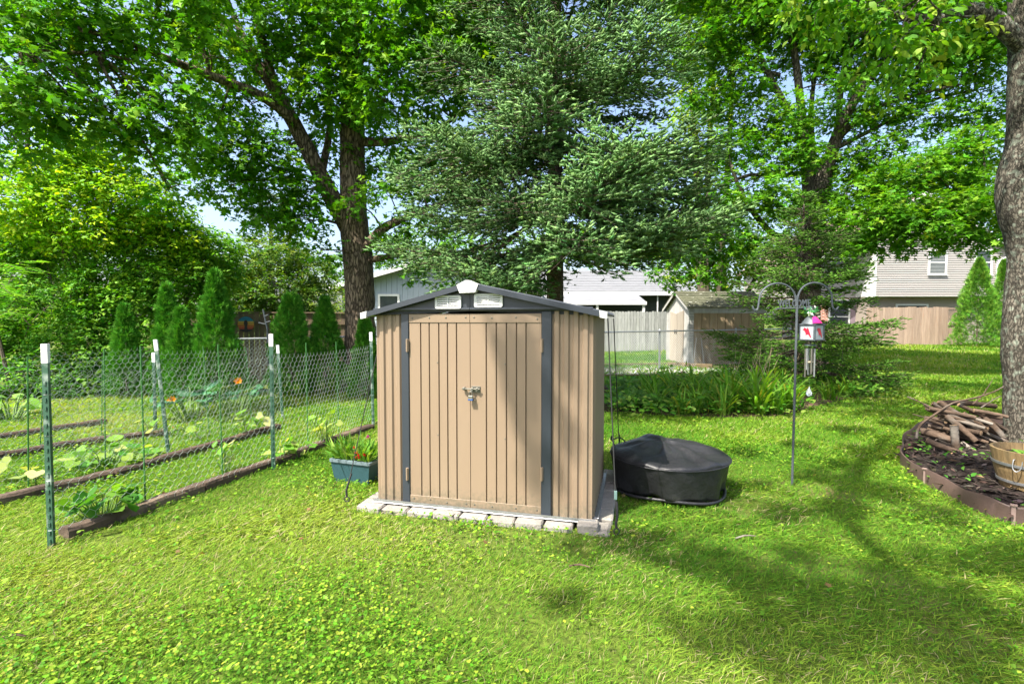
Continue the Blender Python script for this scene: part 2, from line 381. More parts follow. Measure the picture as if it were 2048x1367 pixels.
T = np.concatenate([np.stack([ii, ii + 1, ii + nx + 1], -1).reshape(-1, 3), np.stack([ii, ii + nx + 1, ii + nx], -1).reshape(-1, 3)])
soil = mat('lawn_soil', (.115, .165, .022), (.045, .06, .014), rough=.95, scale=26, c3=(.15, .115, .055), s3=.9, f3=(.6, .75), bump=.5, bscale=40, spec=.1)  # soil colour; its darker noise tone paints shade into gaps between blades
tag(np_mesh('lawn_ground', V, T, soil, smooth=True), kind='structure')

def ground_pts(y0, y1, dens, pad=.7, cond=None):
    wmax = 1.08 * y1 + pad; n = int((y1 - y0) * 2 * wmax * dens)
    x = rng.uniform(-wmax, wmax, n); y = rng.uniform(y0, y1, n); k = np.abs(x) < 1.08 * y + pad
    x, y = x[k], y[k]
    k = ~pip(x, y, EDGE)
    k &= ~(pip(x, y, BED) & (rng.random(len(x)) > .22))
    if cond is not None: k &= cond(x, y)
    return x[k], y[k]
SHED_FL = G(757, 998, .06); SHED_FR = G(1184, 1040, .06)
def shed_uv(x, y):
    R = (SHED_FR - SHED_FL); L = Vector((R.x, R.y)).length; rx, ry = R.x / L, R.y / L
    dx, dy = x - SHED_FL.x, y - SHED_FL.y; return dx * rx + dy * ry, -dx * ry + dy * rx
def lawn_ok(x, y):
    u, v = shed_uv(x, y); ok = ~((u > -.1) & (u < 1.86) & (v > -.13) & (v < 1.3))
    p = np.stack([x, y, np.zeros_like(x)], 1)
    bare = (field(p, 1.6) > 1.55) | ((np.hypot(x - .1, y - 3.35) < .5) & (field(p, 5.) > .3)) | ((np.hypot(x - 2., y - 3.95) < .35) & (field(p, 5.) > -.1))
    ok &= ~(bare & (rng.random(len(x)) < .65))
    return ok
def grass(x, y, ln, wd, tmpl, lean):
    n = len(x); p = np.stack([x, y, terrain(x, y)], 1)
    f1 = field(p, .75); f2 = field(p, 2.3); az = rng.uniform(0, 6.28, n); az = np.where(rng.random(n) < .15, f2 * 2 + az * .3, az)
    le = np.abs(rng.normal(lean, .3, n)) * np.clip(1 + .25 * f2, .5, 1.6)
    d = np.stack([np.cos(az) * le, np.sin(az) * le, np.ones(n)], 1)
    ps = np.array([.052, .165, .012]), np.array([.130, .262, .020]), np.array([.258, .340, .045]), np.array([.42, .37, .19])
    t = np.clip(.42 + .30 * f1 + .14 * f2 + rng.normal(0, .26, n), 0, 1)[:, None]
    c = np.where(t < .5, ps[0] + (ps[1] - ps[0]) * t * 2, ps[1] + (ps[2] - ps[1]) * (t - .5) * 2)
    dry = rng.random(n) < np.clip(.05 + .07 * f1 + .30 * np.exp(-((x + .25) ** 2 / .35 + (y - 3.42) ** 2 / .06)) + .28 * np.exp(-((x - .75) ** 2 + (y - 3.2) ** 2) / .12) + .25 * np.exp(-((x - 2.) ** 2 + (y - 3.9) ** 2) / .1), 0, .45)
    c[dry] = ps[3] * rng.uniform(.6, 1.1, (dry.sum(), 1))
    nrm = np.stack([-np.sin(az) * .2 + np.cos(az), np.cos(az) * .2 + np.sin(az), np.full(n, .4)], 1)
    return scatter(tmpl, p, d, nrm, ln * rng.uniform(.55, 1.25, n) * np.clip(1 + .18 * f2, .6, 1.5), np.clip(c, .01, .6), None if wd is None else np.full(n, wd))
BLADE2 = ([(0, 0, 0), (.032, .5, .06), (0, 1, .32), (-.032, .5, .06)], [(0, 1, 3), (1, 2, 3)])
BLADE3 = ([(-.05, 0, 0), (.05, 0, 0), (-.04, .55, .09), (.04, .55, .09), (0, 1, .38)], [(0, 1, 3), (0, 3, 2), (2, 3, 4)])
BLADE1 = ([(-.055, 0, 0), (.055, 0, 0), (0, 1, .2)], [(0, 1, 2)])
def nearcond(x, y): return lawn_ok(x, y)
def midcond(x, y): return lawn_ok(x, y) & ~((y > 11.2) & (x < 2)) 
def farcond(x, y): return (x > 2.6) & lawn_ok(x, y) & (y < 27)
gp = []
x, y = ground_pts(1.4, 3.2, 9500, cond=nearcond); gp.append(grass(x, y, .056, None, BLADE2, 1.1))
x, y = ground_pts(3.2, 5.2, 5600, cond=nearcond); gp.append(grass(x, y, .056, 1.35, BLADE2, 1.05))
x, y = ground_pts(5.2, 8.5, 2900, cond=nearcond); gp.append(grass(x, y, .062, 1.6, BLADE1, 1.))
x, y = ground_pts(8.5, 15, 1000, cond=midcond); gp.append(grass(x, y, .075, 2.4, BLADE1, .9))
x, y = ground_pts(15, 27, 300, cond=farcond); gp.append(grass(x, y, .11, 3.6, BLADE1, .55))
V, T, C = join(gp); tag(np_mesh('lawn_grass', V, T, GRASSM, cols=C), 'short mown green grass covering the whole yard', 'grass', kind='stuff')
# broad small leaved weeds creeping through the lawn
def weeds(y0, y1, dens, sz):
    x, y = ground_pts(y0, y1, dens, cond=lawn_ok); p = np.stack([x, y, np.zeros_like(x)], 1)
    f = field(p, 1.1) + .5 * field(p, 3.3) + .25 * (x < -.2)
    k = rng.random(len(x)) < np.clip(.07 + .30 * f, .02, .75); x, y, p, f = x[k], y[k], p[k], f[k]; n = len(x)
    p[:, 2] = rng.uniform(.018, .062, n); az = rng.uniform(0, 6.28, n)
    d = np.stack([np.cos(az), np.sin(az), rng.normal(.05, .25, n)], 1)
    c = pal(n, [(.11, .27, .015), (.19, .33, .025), (.29, .37, .04), (.07, .19, .012)], .18, [.32, .34, .16, .18])
    nn = np.tile([0, 0, 1.], (n, 1)) + rng.normal(0, .3, (n, 3))
    return scatter(ROUND, p, d, nn, sz * rng.gamma(12, .075, n), c)
V, T, C = join([weeds(1.4, 3.2, 5200, .0165), weeds(3.2, 6., 2100, .022), weeds(6, 9, 420, .034)])
tag(np_mesh('lawn_weeds', V, T, LEAF, cols=C), 'small round leaved creeping weeds among the grass', 'weeds', kind='stuff')
def litter(n):
    x, y = ground_pts(1.6, 9, 6); k = rng.permutation(len(x))[:n]; x, y = x[k], y[k]; n = len(x); az = rng.uniform(0, 6.28, n)
    return scatter(MAPLE, np.stack([x, y, rng.uniform(.03, .06, n)], 1), np.stack([np.cos(az), np.sin(az), rng.normal(0, .3, n)], 1), np.tile([0, 0, 1.], (n, 1)) + rng.normal(0, .5, (n, 3)), rng.uniform(.02, .042, n), pal(n, [(.24, .15, .06), (.30, .24, .11), (.15, .09, .04), (.25, .08, .03)], .2, [.4, .3, .2, .1]))
V, T, C = litter(120); tag(np_mesh('fallen_leaves', V, T, LEAF, cols=C), 'scattered small brown fallen leaves on the lawn', 'leaves', kind='stuff')
# garden soil bed and its litter
def sheet(name, poly, h, m, jag=0.):
    c = sum((Vector(p[:3]) for p in poly), Vector()) / len(poly); c.z = 0
    mb = MB(); vs = [(c.x, c.y, h)]
    n = len(poly)
    for p in poly: vs.append((p[0], p[1], float(terrain(p[0], p[1])) + h * .8))
    mb.add(vs, [(0, i + 1, (i + 1) % n + 1) for i in range(n)]); return tag(mb.build(name, m), kind='structure')
sheet('garden_bed_soil', BED, .012, mat('garden_soil', (.075, .05, .032), (.035, .024, .016), rough=1, scale=9, c3=(.16, .09, .07), s3=5, f3=(.58, .66), bump=1., bscale=30, spec=.1))
sheet('mulch_bed', EDGE, .055, mat('dark_mulch', (.045, .035, .03), (.014, .011, .010), rough=1, scale=24, bump=1., bscale=50, spec=.1))
k = 5200; ex = rng.uniform(3.6, 7.4, k); ey = rng.uniform(3.2, 7., k); q = pip(ex, ey, EDGE); ex, ey = ex[q], ey[q]; k = len(ex)
az = rng.uniform(0, 6.28, k)
V, T, C = scatter(LANCE, np.stack([ex, ey, rng.uniform(.05, .085, k)], 1), np.stack([np.cos(az), np.sin(az), rng.normal(0, .25, k)], 1), np.tile([0, 0, 1.], (k, 1)) + rng.normal(0, .5, (k, 3)),
                  rng.uniform(.05, .13, k), pal(k, [(.035, .027, .023), (.07, .055, .046), (.018, .014, .013), (.24, .17, .10)], .2, [.5, .25, .22, .03]))
tag(np_mesh('mulch_chips', V, T, leafmat('chip_surface', trans=0., rough=.95, spec=.1), cols=C), 'dark shredded bark mulch chips around the tree', 'mulch', kind='stuff')
k = 700; ex = rng.uniform(3.6, 6, k); ey = rng.uniform(3.3, 6.2, k); q = pip(ex, ey, EDGE) & (field(np.stack([ex, ey, ex * 0], 1), 3) > .2); ex, ey = ex[q], ey[q]; k = len(ex); az = rng.uniform(0, 6.28, k)
V, T, C = scatter(OVAL, np.stack([ex, ey, rng.uniform(.08, .12, k)], 1), np.stack([np.cos(az), np.sin(az), rng.normal(.1, .3, k)], 1), np.tile([0, 0, 1.], (k, 1)) + rng.normal(0, .3, (k, 3)),
                  rng.uniform(.03, .07, k), pal(k, [(.06, .2, .02), (.12, .26, .04)], .15))
tag(np_mesh('mulch_seedlings', V, T, LEAF, cols=C), 'small green seedlings sprouting through the dark mulch', 'weeds', kind='stuff')

# ------------------------------------------------------------------ the metal shed
TAN = mat('tan_sheet_metal', (.252, .183, .124), (.228, .165, .112), rough=.46, scale=1.6, stretch=(1, 1, .35), spec=.4, c3=(.255, .19, .13), s3=2.2, f3=(.58, .85), bump=.12, bscale=4)
splash(TAN, .03, .34, (.15, .125, .085))
SLATE = mat('slate_sheet_metal', (.036, .043, .055), (.031, .037, .048), rough=.38, scale=3, spec=.5, bump=.03, bscale=4)
WHITEP = mat('white_plastic', (.58, .58, .57), (.52, .52, .51), rough=.45, scale=5)
GALV = mat('galvanised_steel', (.42, .43, .44), (.30, .31, .32), rough=.42, metal=.75, scale=18)
STEEL = mat('bright_steel', (.19, .185, .155), (.12, .115, .095), rough=.45, metal=.5, scale=20)
DARKV = mat('near_black_backing', (.012, .012, .014), rough=.9)
_R = SHED_FR - SHED_FL; SW = math.hypot(_R.x, _R.y); SROT = math.atan2(_R.y, _R.x)
SD = 1.12; Z0, ZT = .065, 1.572
shed = thing('metal_shed', 'tan ribbed metal garden shed with dark gable roof and double doors', 'shed', (SHED_FL.x, SHED_FL.y, 0), SROT)
_rx, _ry = math.cos(SROT), math.sin(SROT)
def S(px, py, d=0.):
    """picture point -> (s, z) on the shed's front plane moved back by d"""
    r = ray(px, py); bx, by = -_ry, _rx
    ox, oy = SHED_FL.x + bx * d, SHED_FL.y + by * d
    t = (ox * bx + oy * by) / (r.x * bx + r.y * by); q = Vector((r.x * t, r.y * t, CAMZ + r.z * t))
    return (q.x - ox) * _rx + (q.y - oy) * _ry, q.z
def Sw(s, d, z): return Vector((SHED_FL.x + _rx * s - _ry * d, SHED_FL.y + _ry * s + _rx * d, z))
def ribbed(mb, a, b, z0, z1, ribs, axis='x', at=0., out=-1, depth=.012, w=.022, th=.02):
    """sheet from a to b with raised ribs; axis x: along s at depth `at`; axis y: along d at s = `at`"""
    pts = [(a, 0)]
    for r in ribs: pts += [(r - w, 0), (r - w * .55, depth), (r + w * .55, depth), (r + w, 0)]
    pts += [(b, 0), (b, -th), (a, -th)]
    poly = [(p, at + out * q, z0) if axis == 'x' else (at + out * q, p, z0) for p, q in pts]
    mb.prism(poly, (0, 0, z1 - z0))
sA = S(806, 800)[0]; sB = S(821, 800)[0]; sC = S(1084, 800)[0]; sD = S(1104, 800)[0]; sM = S(942, 800)[0]
def steps(a, b, k): return [a + (b - a) * (i + .5) / k for i in range(k)]
for nm, a, b, k in (('wall_panel', .018, sA, 3), ('wall_panel', sD, SW - .018, 4)):
    mb = MB(); ribbed(mb, a, b, Z0, ZT, steps(a, b, k), at=0, w=.026, depth=.014); mb.build(nm, TAN, shed, False)
for at, out in ((SW, 1), (0, -1)):
    mb = MB(); ribbed(mb, .02, SD, Z0, ZT, steps(.02, SD, 11), 'y', at, out, w=.026, depth=.014); mb.build('wall_panel', TAN, shed, False)
mb = MB(); ribbed(mb, 0, SW, Z0, ZT, steps(0, SW, 12), at=SD, out=1, w=.03); mb.build('wall_panel', TAN, shed, False)
for s in (0, SW):
    mb = MB(); sg = 1 if s == 0 else -1
    mb.prism([(s, 0, Z0), (s + sg * .017, -.0, Z0), (s + sg * .017, .003, Z0), (s + sg * .003, .003, Z0), (s + sg * .003, .019, Z0), (s, .019, Z0)], (0, 0, ZT - Z0)); mb.build('corner_trim', TAN, shed, False)
for a, b in ((sA + .001, sB), (sC, sD - .001)):
    mb = MB(); mb.bevbox(a, b, -.026, .03, Z0 - .003, ZT - .002, .004); mb.build('door_post', SLATE, shed, False)
# doors: sheet with pressed grooves, capped by plain strips top and bottom
def door(a, b, grooves):
    z0, z1 = Z0 + .012, ZT - .022; pts = [(a, .004)]
    for g in grooves: pts += [(g - .0055, .004), (g - .003, -.011), (g + .003, -.011), (g + .0055, .004)]
    pts += [(b, .004), (b, -.018), (a, -.018)]
    mb = MB(); mb.prism([(s, -q - .012, z0) for s, q in pts], (0, 0, z1 - z0)); d = mb.build('door', TAN, shed, False)
    for nm, u, v in (('top_strip', z1 - .062, z1 + .004), ('bottom_strip', z0 - .003, z0 + .055)):
        m2 = MB(); m2.bevbox(a - .001, b + .001, -.0215, -.0165, u, v, .001); m2.build(nm, TAN, d, False)
        for s in (a + .03, a + .17, b - .19, b - .03):
            m3 = MB(); m3.lathe((s, -.0215, (u + v) / 2), [(.001, 0), (.007, 0), (.006, .003), (.001, .0045)], 8)
            c = Vector((s, -.0215, (u + v) / 2 + random.uniform(-.008, .008)))
            m3.v = [(c.x + (p[0] - c.x), c.y - (p[2] - (u + v) / 2), c.z + (p[1] + .0215)) for p in m3.v]
            m3.build('bolt', STEEL, d, False)
    for zz in (.62, 1.18):
        s = grooves[2] - .012
        m3 = MB(); m3.lathe((0, 0, 0), [(.001, 0), (.0055, 0), (.001, .0035)], 8); m3.v = [(s + p[0], -.0165 - p[2], zz + p[1]) for p in m3.v]; m3.build('bolt', STEEL, d, False)
    return d
gl = [S(x, 800)[0] for x in (844, 861, 880, 897, 915)]; gr = [S(x, 800)[0] for x in (974, 994, 1014, 1034, 1053)]
door(sB + .003, sM - .0025, gl); door(sM + .0025, sC - .003, gr)
for px in (818, 1085):
    for py in (690, 945):
        s, z = S(px, py); mb = MB(); mb.bevbox(s - .011, s + .011, -.036, -.0225, z - .05, z + .05, .004); mb.tube([(s, -.037, z - .05), (s, -.037, z + .05)], .006, 8)
        mb.build('hinge', TAN, shed, False)
# floor rail
mb = MB(); mb.bevbox(-.03, SW + .03, -.045, .05, .05, Z0 - .004, .004); mb.box(-.028, SW + .028, -.0445, -.041, .0655, .082); mb.build('floor_rail', GALV, shed, False)
mb = MB(); mb.bevbox(SW + .002, SW + .045, .052, SD + .03, .05, Z0 - .004, .004); mb.box(SW + .04, SW + .043, .052, SD + .02, .0655, .082); mb.build('floor_rail', GALV, shed, False)
# gable, roof
FO, BO = -.085, SD + .06                       # roof overhang at front and back
eL, zL = S(722, 632, FO); eR, zR = S(1213, 627, FO); pk, zp = S(935, 566, FO)
eL += .0; zE = (zL + zR) / 2 + .01
def roofz(s): return zE + (zp - zE) * (s - eL) / (pk - eL) if s < pk else zE + (zp - zE) * (eR - s) / (eR - pk)
gap = .004
for a, b in ((.0, pk - gap / 2), (pk + gap / 2, SW)):
    mb = MB(); mb.prism([(a, -.03, ZT + .002), (b, -.03, ZT + .002), (b, -.03, roofz(b) - .035), (a, -.03, roofz(a) - .033)], (0, .02, 0)); mb.build('gable_panel', SLATE, shed, False)
    mb = MB(); mb.prism([(a, -.030, ZT + .002), (b, -.030, ZT + .002), (b, -.044, ZT + .014), (a, -.044, ZT + .014)], (0, .001, .014)); mb.build('drip_fold', SLATE, shed, False)
mb = MB(); mb.prism([(0, SD, ZT), (SW, SD, ZT), (SW, SD, roofz(SW) - .03), (pk, SD, zp - .03), (0, SD, roofz(0) - .03)], (0, .012, 0)); mb.build('gable_panel', SLATE, shed, False)
for a, b in ((eL, pk), (pk, eR)):
    mb = MB(); k = 14
    L = b - a; za, zb = roofz(a + 1e-6), roofz(b - 1e-6)
    mb.prism([(a, FO + .03, za), (b, FO + .03, zb), (b, FO + .03, zb - .02), (a, FO + .03, za - .02)], (0, BO - FO - .03, 0))
    mb.build('roof_sheet', SLATE, shed, False)
    for i in range(6):
        d = FO + .16 + i * .19; m2 = MB(); m2.prism([(a, d, za + .001), (b, d, zb + .001), (b, d + .012, zb + .014), (a, d + .012, za + .014)], (0, .02, 0)); m2.build('roof_rib', SLATE, shed, False)
    mb = MB(); mb.prism([(a, FO, za + .006), (b, FO, zb + .006), (b, FO, zb - .034), (a, FO, za - .034)], (0, .028, 0)); mb.build('rake_trim', SLATE, shed, False)
    e = a if a == eL else b; ze = roofz(e); sg = 1 if e == eL else -1
    mb = MB(); mb.prism([(e - sg * .006, FO - .004, ze + .009), (e + sg * .05, FO - .004, roofz(e + sg * .05) + .010), (e + sg * .045, FO - .004, roofz(e + sg * .045) - .04), (e - sg * .003, FO - .004, ze - .038)], (0, .035, 0)); mb.build('corner_cap', WHITEP, shed, False)
mb = MB(); w = .085
mb.prism([(pk - w, FO - .006, roofz(pk - w) + .010), (pk - .012, FO - .006, zp + .022), (pk + .012, FO - .006, zp + .022), (pk + w, FO - .006, roofz(pk + w) + .010), (pk + w * .72, FO - .006, roofz(pk + w) - .05), (pk - w * .72, FO - .006, roofz(pk - w) - .05)], (0, .06, 0))
mb.build('ridge_cap', WHITEP, shed, False)
mb = MB(); mb.prism([(pk - .06, FO + .055, zp - .005), (pk, FO + .055, zp + .016), (pk + .06, FO + .055, zp - .005)], (0, BO - FO - .055, 0)); mb.build('ridge_trim', SLATE, shed, False)
def rrect(x0, x1, z0, z1, r, y, k=4):
    o = []
    for cx, cz, a0 in ((x1 - r, z0 + r, -90), (x1 - r, z1 - r, 0), (x0 + r, z1 - r, 90), (x0 + r, z0 + r, 180)):
        for i in range(k + 1):
            a = math.radians(a0 + 90 * i / k); o.append((cx + r * math.cos(a), y, cz + r * math.sin(a)))
    return o
for x0, x1, ym in ((871, 923, 603.5), (949, 1006, 600.5)):
    a, z1 = S(x0, ym - 12, -.035); b, z0 = S(x1, ym + 13, -.035); zc = (z0 + z1) / 2; z0, z1 = zc - .05, zc + .05
    mb = MB(); O = rrect(a, b, z0, z1, .016, -.048); I = rrect(a + .02, b - .02, z0 + .017, z1 - .017, .004, -.048); n = len(O)
    vs = O + I + [(p[0], -.0302, p[2]) for p in O] + [(p[0], -.034, p[2]) for p in I]
    fs = [(i, (i + 1) % n, n + (i + 1) % n, n + i) for i in range(n)] + [(i, 2 * n + i, 2 * n + (i + 1) % n, (i + 1) % n) for i in range(n)] + [(n + i, n + (i + 1) % n, 3 * n + (i + 1) % n, 3 * n + i) for i in range(n)]
    mb.add(vs, fs); vent = mb.build('vent', WHITEP, shed, False)
    mb = MB(); mb.box(a + .018, b - .018, -.033, -.0306, z0 + .015, z1 - .015); mb.build('painted_shade_plate', DARKV, vent, False)  # near-black plate paints the shade behind the vent slats
    for i in range(4):
        zz = z0 + .017 + (i + .62) * (z1 - z0 - .034) / 4.25
        mb = MB(); mb.obox(((a + b) / 2, -.041, zz), ((b - a) / 2 - .0195, 0, 0), (0, .005, -.002), (0, .002, .0048)); mb.build('slat', WHITEP, vent, False)
    mb = MB(); mb.box((a + b) / 2 - .004, (a + b) / 2 + .004, -.0505, -.036, z0 + .0175, z1 - .0175); mb.build('mullion', WHITEP, vent, False)
for ss in (.04, .10, sA - .03, sD + .03, sD + .1, SW - .1, SW - .04):
    for zz in (Z0 + .022, ZT - .03):
        m3 = MB(); m3.lathe((0, 0, 0), [(.001, 0), (.0055, 0), (.001, .0035)], 8); m3.v = [(ss + p[0], -.0005 - p[2], zz + p[1]) for p in m3.v]; m3.build('bolt', STEEL, shed, False)
# latch, padlock
s, z = S(945, 776)
mb = MB(); mb.tube([(s - .07, -.04, z), (s + .07, -.04, z)], .0055, 8)
for q in (-.055, .012, .05): mb.bevbox(s + q - .009, s + q + .009, -.048, -.0165, z - .011, z + .011, .003)
latch = mb.build('latch', STEEL, shed, False)
mb = MB(); mb.bevbox(s + .0, s + .068, -.022, -.0172, z - .028, z + .02, .001); mb.build('latch_plate', STEEL, latch, False)
mb = MB(); mb.tube([(s + .004, -.044, z - .002), (s + .008, -.052, z - .022)], .004, 6); mb.build('latch_knob', STEEL, latch, False)
pc = Sw(s + .002, -.048, z - .062)
pad = thing('padlock', 'small steel padlock with blue base hanging from the shed latch', 'padlock', pc, SROT)
mb = MB(); mb.bevbox(-.019, .019, -.011, .011, -.02, .014, .004); mb.build('body', STEEL, pad, False)
mb = MB(); mb.bevbox(-.0195, .0195, -.0115, .0115, -.024, -.01, .003); mb.build('blue_band', mat('blue_plastic', (.03, .09, .30), rough=.4), pad, False)
mb = MB(); mb.tube([(-.011, 0, .012), (-.011, 0, .033), (-.006, 0, .042), (.006, 0, .042), (.011, 0, .033), (.011, 0, .012)], .0035, 7, sub=2); mb.build('shackle', STEEL, pad, False)

# ------------------------------------------------------------------ paver border under the shed
PAV = mat('tumbled_paver', (.295, .27, .24), (.20, .185, .165), rough=.9, scale=14, bump=.5, bscale=60, rand=.12, c3=(.22, .21, .15), s3=4, f3=(.6, .75), spec=.2)
bord = thing('paver_border', 'row of tumbled beige concrete pavers around the shed base', 'pavers', (SHED_FL.x, SHED_FL.y, 0), SROT)
def paver(s, d, z, w, l, h, rz=0):
    mb = MB(); mb.bevbox(-w / 2, w / 2, -l / 2, l / 2, -h / 2, h / 2, .011)
    mb.v = [(x + random.uniform(-.004, .004), y + random.uniform(-.004, .004), q + random.uniform(-.003, .003)) for x, y, q in mb.v]
    o = mb.build('paver', PAV, bord, False); o.location = (s, d, z); o.rotation_euler = (random.uniform(-.03, .03), random.uniform(-.03, .03), rz + random.uniform(-.035, .035)); return o
for i in range(8): paver(-.02 + i * .214, -.035 + random.uniform(-.008, .008), .012 - (.006 if i % 3 else 0), .205, .17, .072)
paver(SW - .02, -.06, .035, .15, .115, .075)
paver(SW + .03, -.02, -.008, .2, .2, .06)
for i in range(6): paver(SW + .07, .19 + i * .208, .012 + random.uniform(-.005, .005), .15, .2, .075)
for i in range(5): paver(-.07, .17 + i * .21, .01, .12, .2, .07)
mb = MB(); mb.box(-.02, SW + .02, .05, SD, -.05, .048); mb.build('bedding', mat('bedding_sand', (.30, .26, .2), rough=1), bord, False)
for p, nn, sz in ((Sw(1.52, -.12, .03), 7, .055), (Sw(1.19, -.12, .03), 5, .04)):
    pass

# ------------------------------------------------------------------ tie-down ropes
ROPE = mat('black_rope', (.018, .018, .02), (.03, .03, .03), rough=.7, scale=80)
def rope(name, label, top, bot, sag=.0, hook=True):
    t = thing(name, label, 'rope', bot); top = Vector(top); bot = Vector(bot)
    pts = [top.lerp(bot + Vector((0, 0, .1)), i / 8) + Vector((0, 0, -sag * math.sin(math.pi * i / 8))) for i in range(9)]
    mb = MB(); mb.tube(pts, .0045, 6, sub=2); mb.build('cord', ROPE, t)
    m2 = MB(); q = pts[7]; m2.tube([q.lerp(pts[8], .2) + Vector((.006, 0, 0)), pts[8] + Vector((.004, 0, .04)), pts[8] + Vector((-.004, 0, 0)), bot + Vector((0, 0, .06))], .009, 6, sub=2); m2.build('knot', ROPE, t)
    m3 = MB(); c = bot + Vector((0, 0, .035)); m3.tube([c + Vector((.02 * math.cos(a), 0, .022 * math.sin(a))) for a in [i * math.pi / 4 for i in range(9)]], .005, 6); m3.tube([c - Vector((0, 0, .02)), bot - Vector((0, 0, .06))], .006, 6); m3.build('stake_eye', ROPE, t)
    return t, pts
rope('tie_down_rope', 'black rope running from the shed roof to the ground beside the planter', Sw(-.06, .25, 1.53), G(694, 1006))
_, rp = rope('tie_down_rope', 'black rope pegged into the lawn at the right front shed corner', Sw(SW + .1, .0, 1.52), G(1233, 1072))
mb = MB(); c = rp[7]; mb.obox(c + Vector((0, 0, .01)), (.009, 0, 0), (0, .007, 0), (0, 0, .03)); o = mb.build('rope_clip', mat('grey_green_plastic', (.16, .26, .24), rough=.5), None); o.parent = _; o.location = -Vector(_.location)
rope('tie_down_rope', 'thin black rope pegged into the lawn behind the covered fire pit', Sw(SW + .1, .95, 1.52), G(1238, 905))

# ------------------------------------------------------------------ covered fire pit
FP = Vector((1.40, 4.33, 0))
pit = thing('covered_fire_pit', 'round fire pit under a black vinyl cover beside the shed', 'fire pit', FP)
VINYL = mat('black_vinyl', (.022, .022, .025), (.015, .015, .017), rough=.44, scale=9, spec=.5, bump=.5, bscale=14, c3=(.06, .058, .052), s3=3.5, f3=(.58, .8))
def pitfn(p, a, r, z):
    q = p.copy(); k = r / .5
    if z > .31:                                  # sagging top: radial folds from the peak
        q.z += .013 * k * (1.05 - k) * 4 * (math.sin(4 * a + .6) + .7 * math.sin(7 * a + 2) + .4 * math.sin(13 * a + r * 9)) + .07 * (1 - k) * math.cos(a - 2.2) * k + .006 * math.sin(23 * r + 3 * a) + .02 * math.exp(-((a - 4.0) / .16) ** 2) * k + .018 * math.exp(-((a - 5.2) / .13) ** 2) * k + .016 * math.exp(-((a - 2.9) / .14) ** 2) * k; q.x -= .05 * (1 - k) ** 2
    else:
        t = (.31 - z) / .31
        f = 1 + .05 * t * (math.sin(4 * a + 1) + .7 * math.sin(7 * a + 2.2)) + .03 * t * math.sin(13 * a + z * 12) + .012 * math.sin(19 * a + z * 30)
        q.x *= f; q.y *= f; q.z += .012 * t * math.sin(3 * a + 1) + .012 * t * math.sin(8 * a)
    return q
prof = [(.44, .055), (.462, .05), (.47, .075), (.475, .12), (.485, .17), (.495, .23), (.503, .285), (.507, .313), (.504, .323), (.494, .334), (.47, .346), (.435, .357), (.38, .371), (.31, .387), (.24, .401), (.17, .413), (.11, .421), (.06, .426), (.015, .428)]
mb = MB(); mb.lathe(FP, prof, 72, True, fn=pitfn); mb.build('cover', VINYL, pit, smooth=True)
mb = MB(); mb.tube([FP + Vector((.511 * math.cos(a), .511 * math.sin(a), .311)) for a in [i * math.pi / 36 for i in range(73)]], .006, 6, caps=False); mb.build('rim_seam', VINYL, pit, smooth=True)
mb = MB(); mb.tube([FP + Vector(((.478 + .012 * math.sin(4 * a)) * math.cos(a), (.478 + .012 * math.sin(4 * a)) * math.sin(a), .042 + .012 * math.sin(3 * a + 1))) for a in [i * math.pi / 36 for i in range(73)]], .013, 6, caps=False); mb.build('drawstring_hem', VINYL, pit, smooth=True)
for a in (-1.9, -.75, .4, 1.6, 2.9):
    c = FP + Vector((.40 * math.cos(a), .40 * math.sin(a), 0)); mb = MB(); mb.tube([c + Vector((0, 0, -.005)), c + Vector((0, 0, .06))], [.026, .02], 8); mb.build('foot', ROPE, pit)
mb = MB(); c = FP + Vector((-.43, .24, .33)); mb.tube([c, c + Vector((-.02, 0, .05)), c + Vector((.03, 0, .075)), c + Vector((.08, .0, .055)), c + Vector((.1, 0, .02))], .006, 6, sub=3); mb.tube([c + Vector((-.01, 0, .03)), c + Vector((-.035, 0, .06)), c + Vector((-.03, 0, .09))], .008, 6, sub=2); mb.build('pull_strap', ROPE, pit)

# ------------------------------------------------------------------ shepherd's hook with lantern and chime
IRON = mat('grey_iron', (.10, .115, .13), (.07, .08, .09), rough=.5, metal=.3, scale=30)
hb = G(1584, 972); HY = hb.y
hook = thing('shepherd_hook', 'double shepherd hook pole of grey iron with a WELCOME bar', 'plant hook', hb)
def HP(px, py, dy=0.): return P(px, py, HY + dy)
tp = HP(1594, 612)
mb = MB(); mb.tube([hb - Vector((0, 0, .1)), hb, HP(1590, 760), tp, HP(1593, 592)], .0105, 8, sub=3); mb.build('pole', IRON, hook)
for pts in ([(1592, 612), (1590, 590), (1580, 575), (1563, 567), (1545, 568), (1530, 576), (1521, 588), (1518, 602), (1515, 618), (1508, 619), (1505, 612)],
            [(1594, 612), (1596, 592), (1605, 575), (1622, 566), (1640, 567), (1655, 576), (1663, 589), (1664, 605), (1666, 616), (1672, 619), (1677, 613)]):
    mb = MB(); mb.tube([HP(*p) for p in pts], .0085, 8, sub=3); mb.build('hook_arm', IRON, hook)
mb = MB(); mb.tube([HP(1553, 617), HP(1594, 616), HP(1624, 614)], .006, 6); mb.tube([HP(1624, 614), HP(1630, 617), HP(1630, 623), HP(1625, 626)], .005, 6, sub=3); bar = mb.build('sign_bar', IRON, hook)
cu = bpy.data.curves.new('welcome_text', 'FONT'); cu.body = 'WELCOME'; cu.extrude = .006; cu.offset = .0022; cu.size = .1; cu.space_character = 1.12; cu.resolution_u = 2
to = bpy.data.objects.new('welcome_text', cu); COL.objects.link(to); bpy.context.view_layer.update()
me = bpy.data.meshes.new_from_object(to); bpy.data.objects.remove(to)
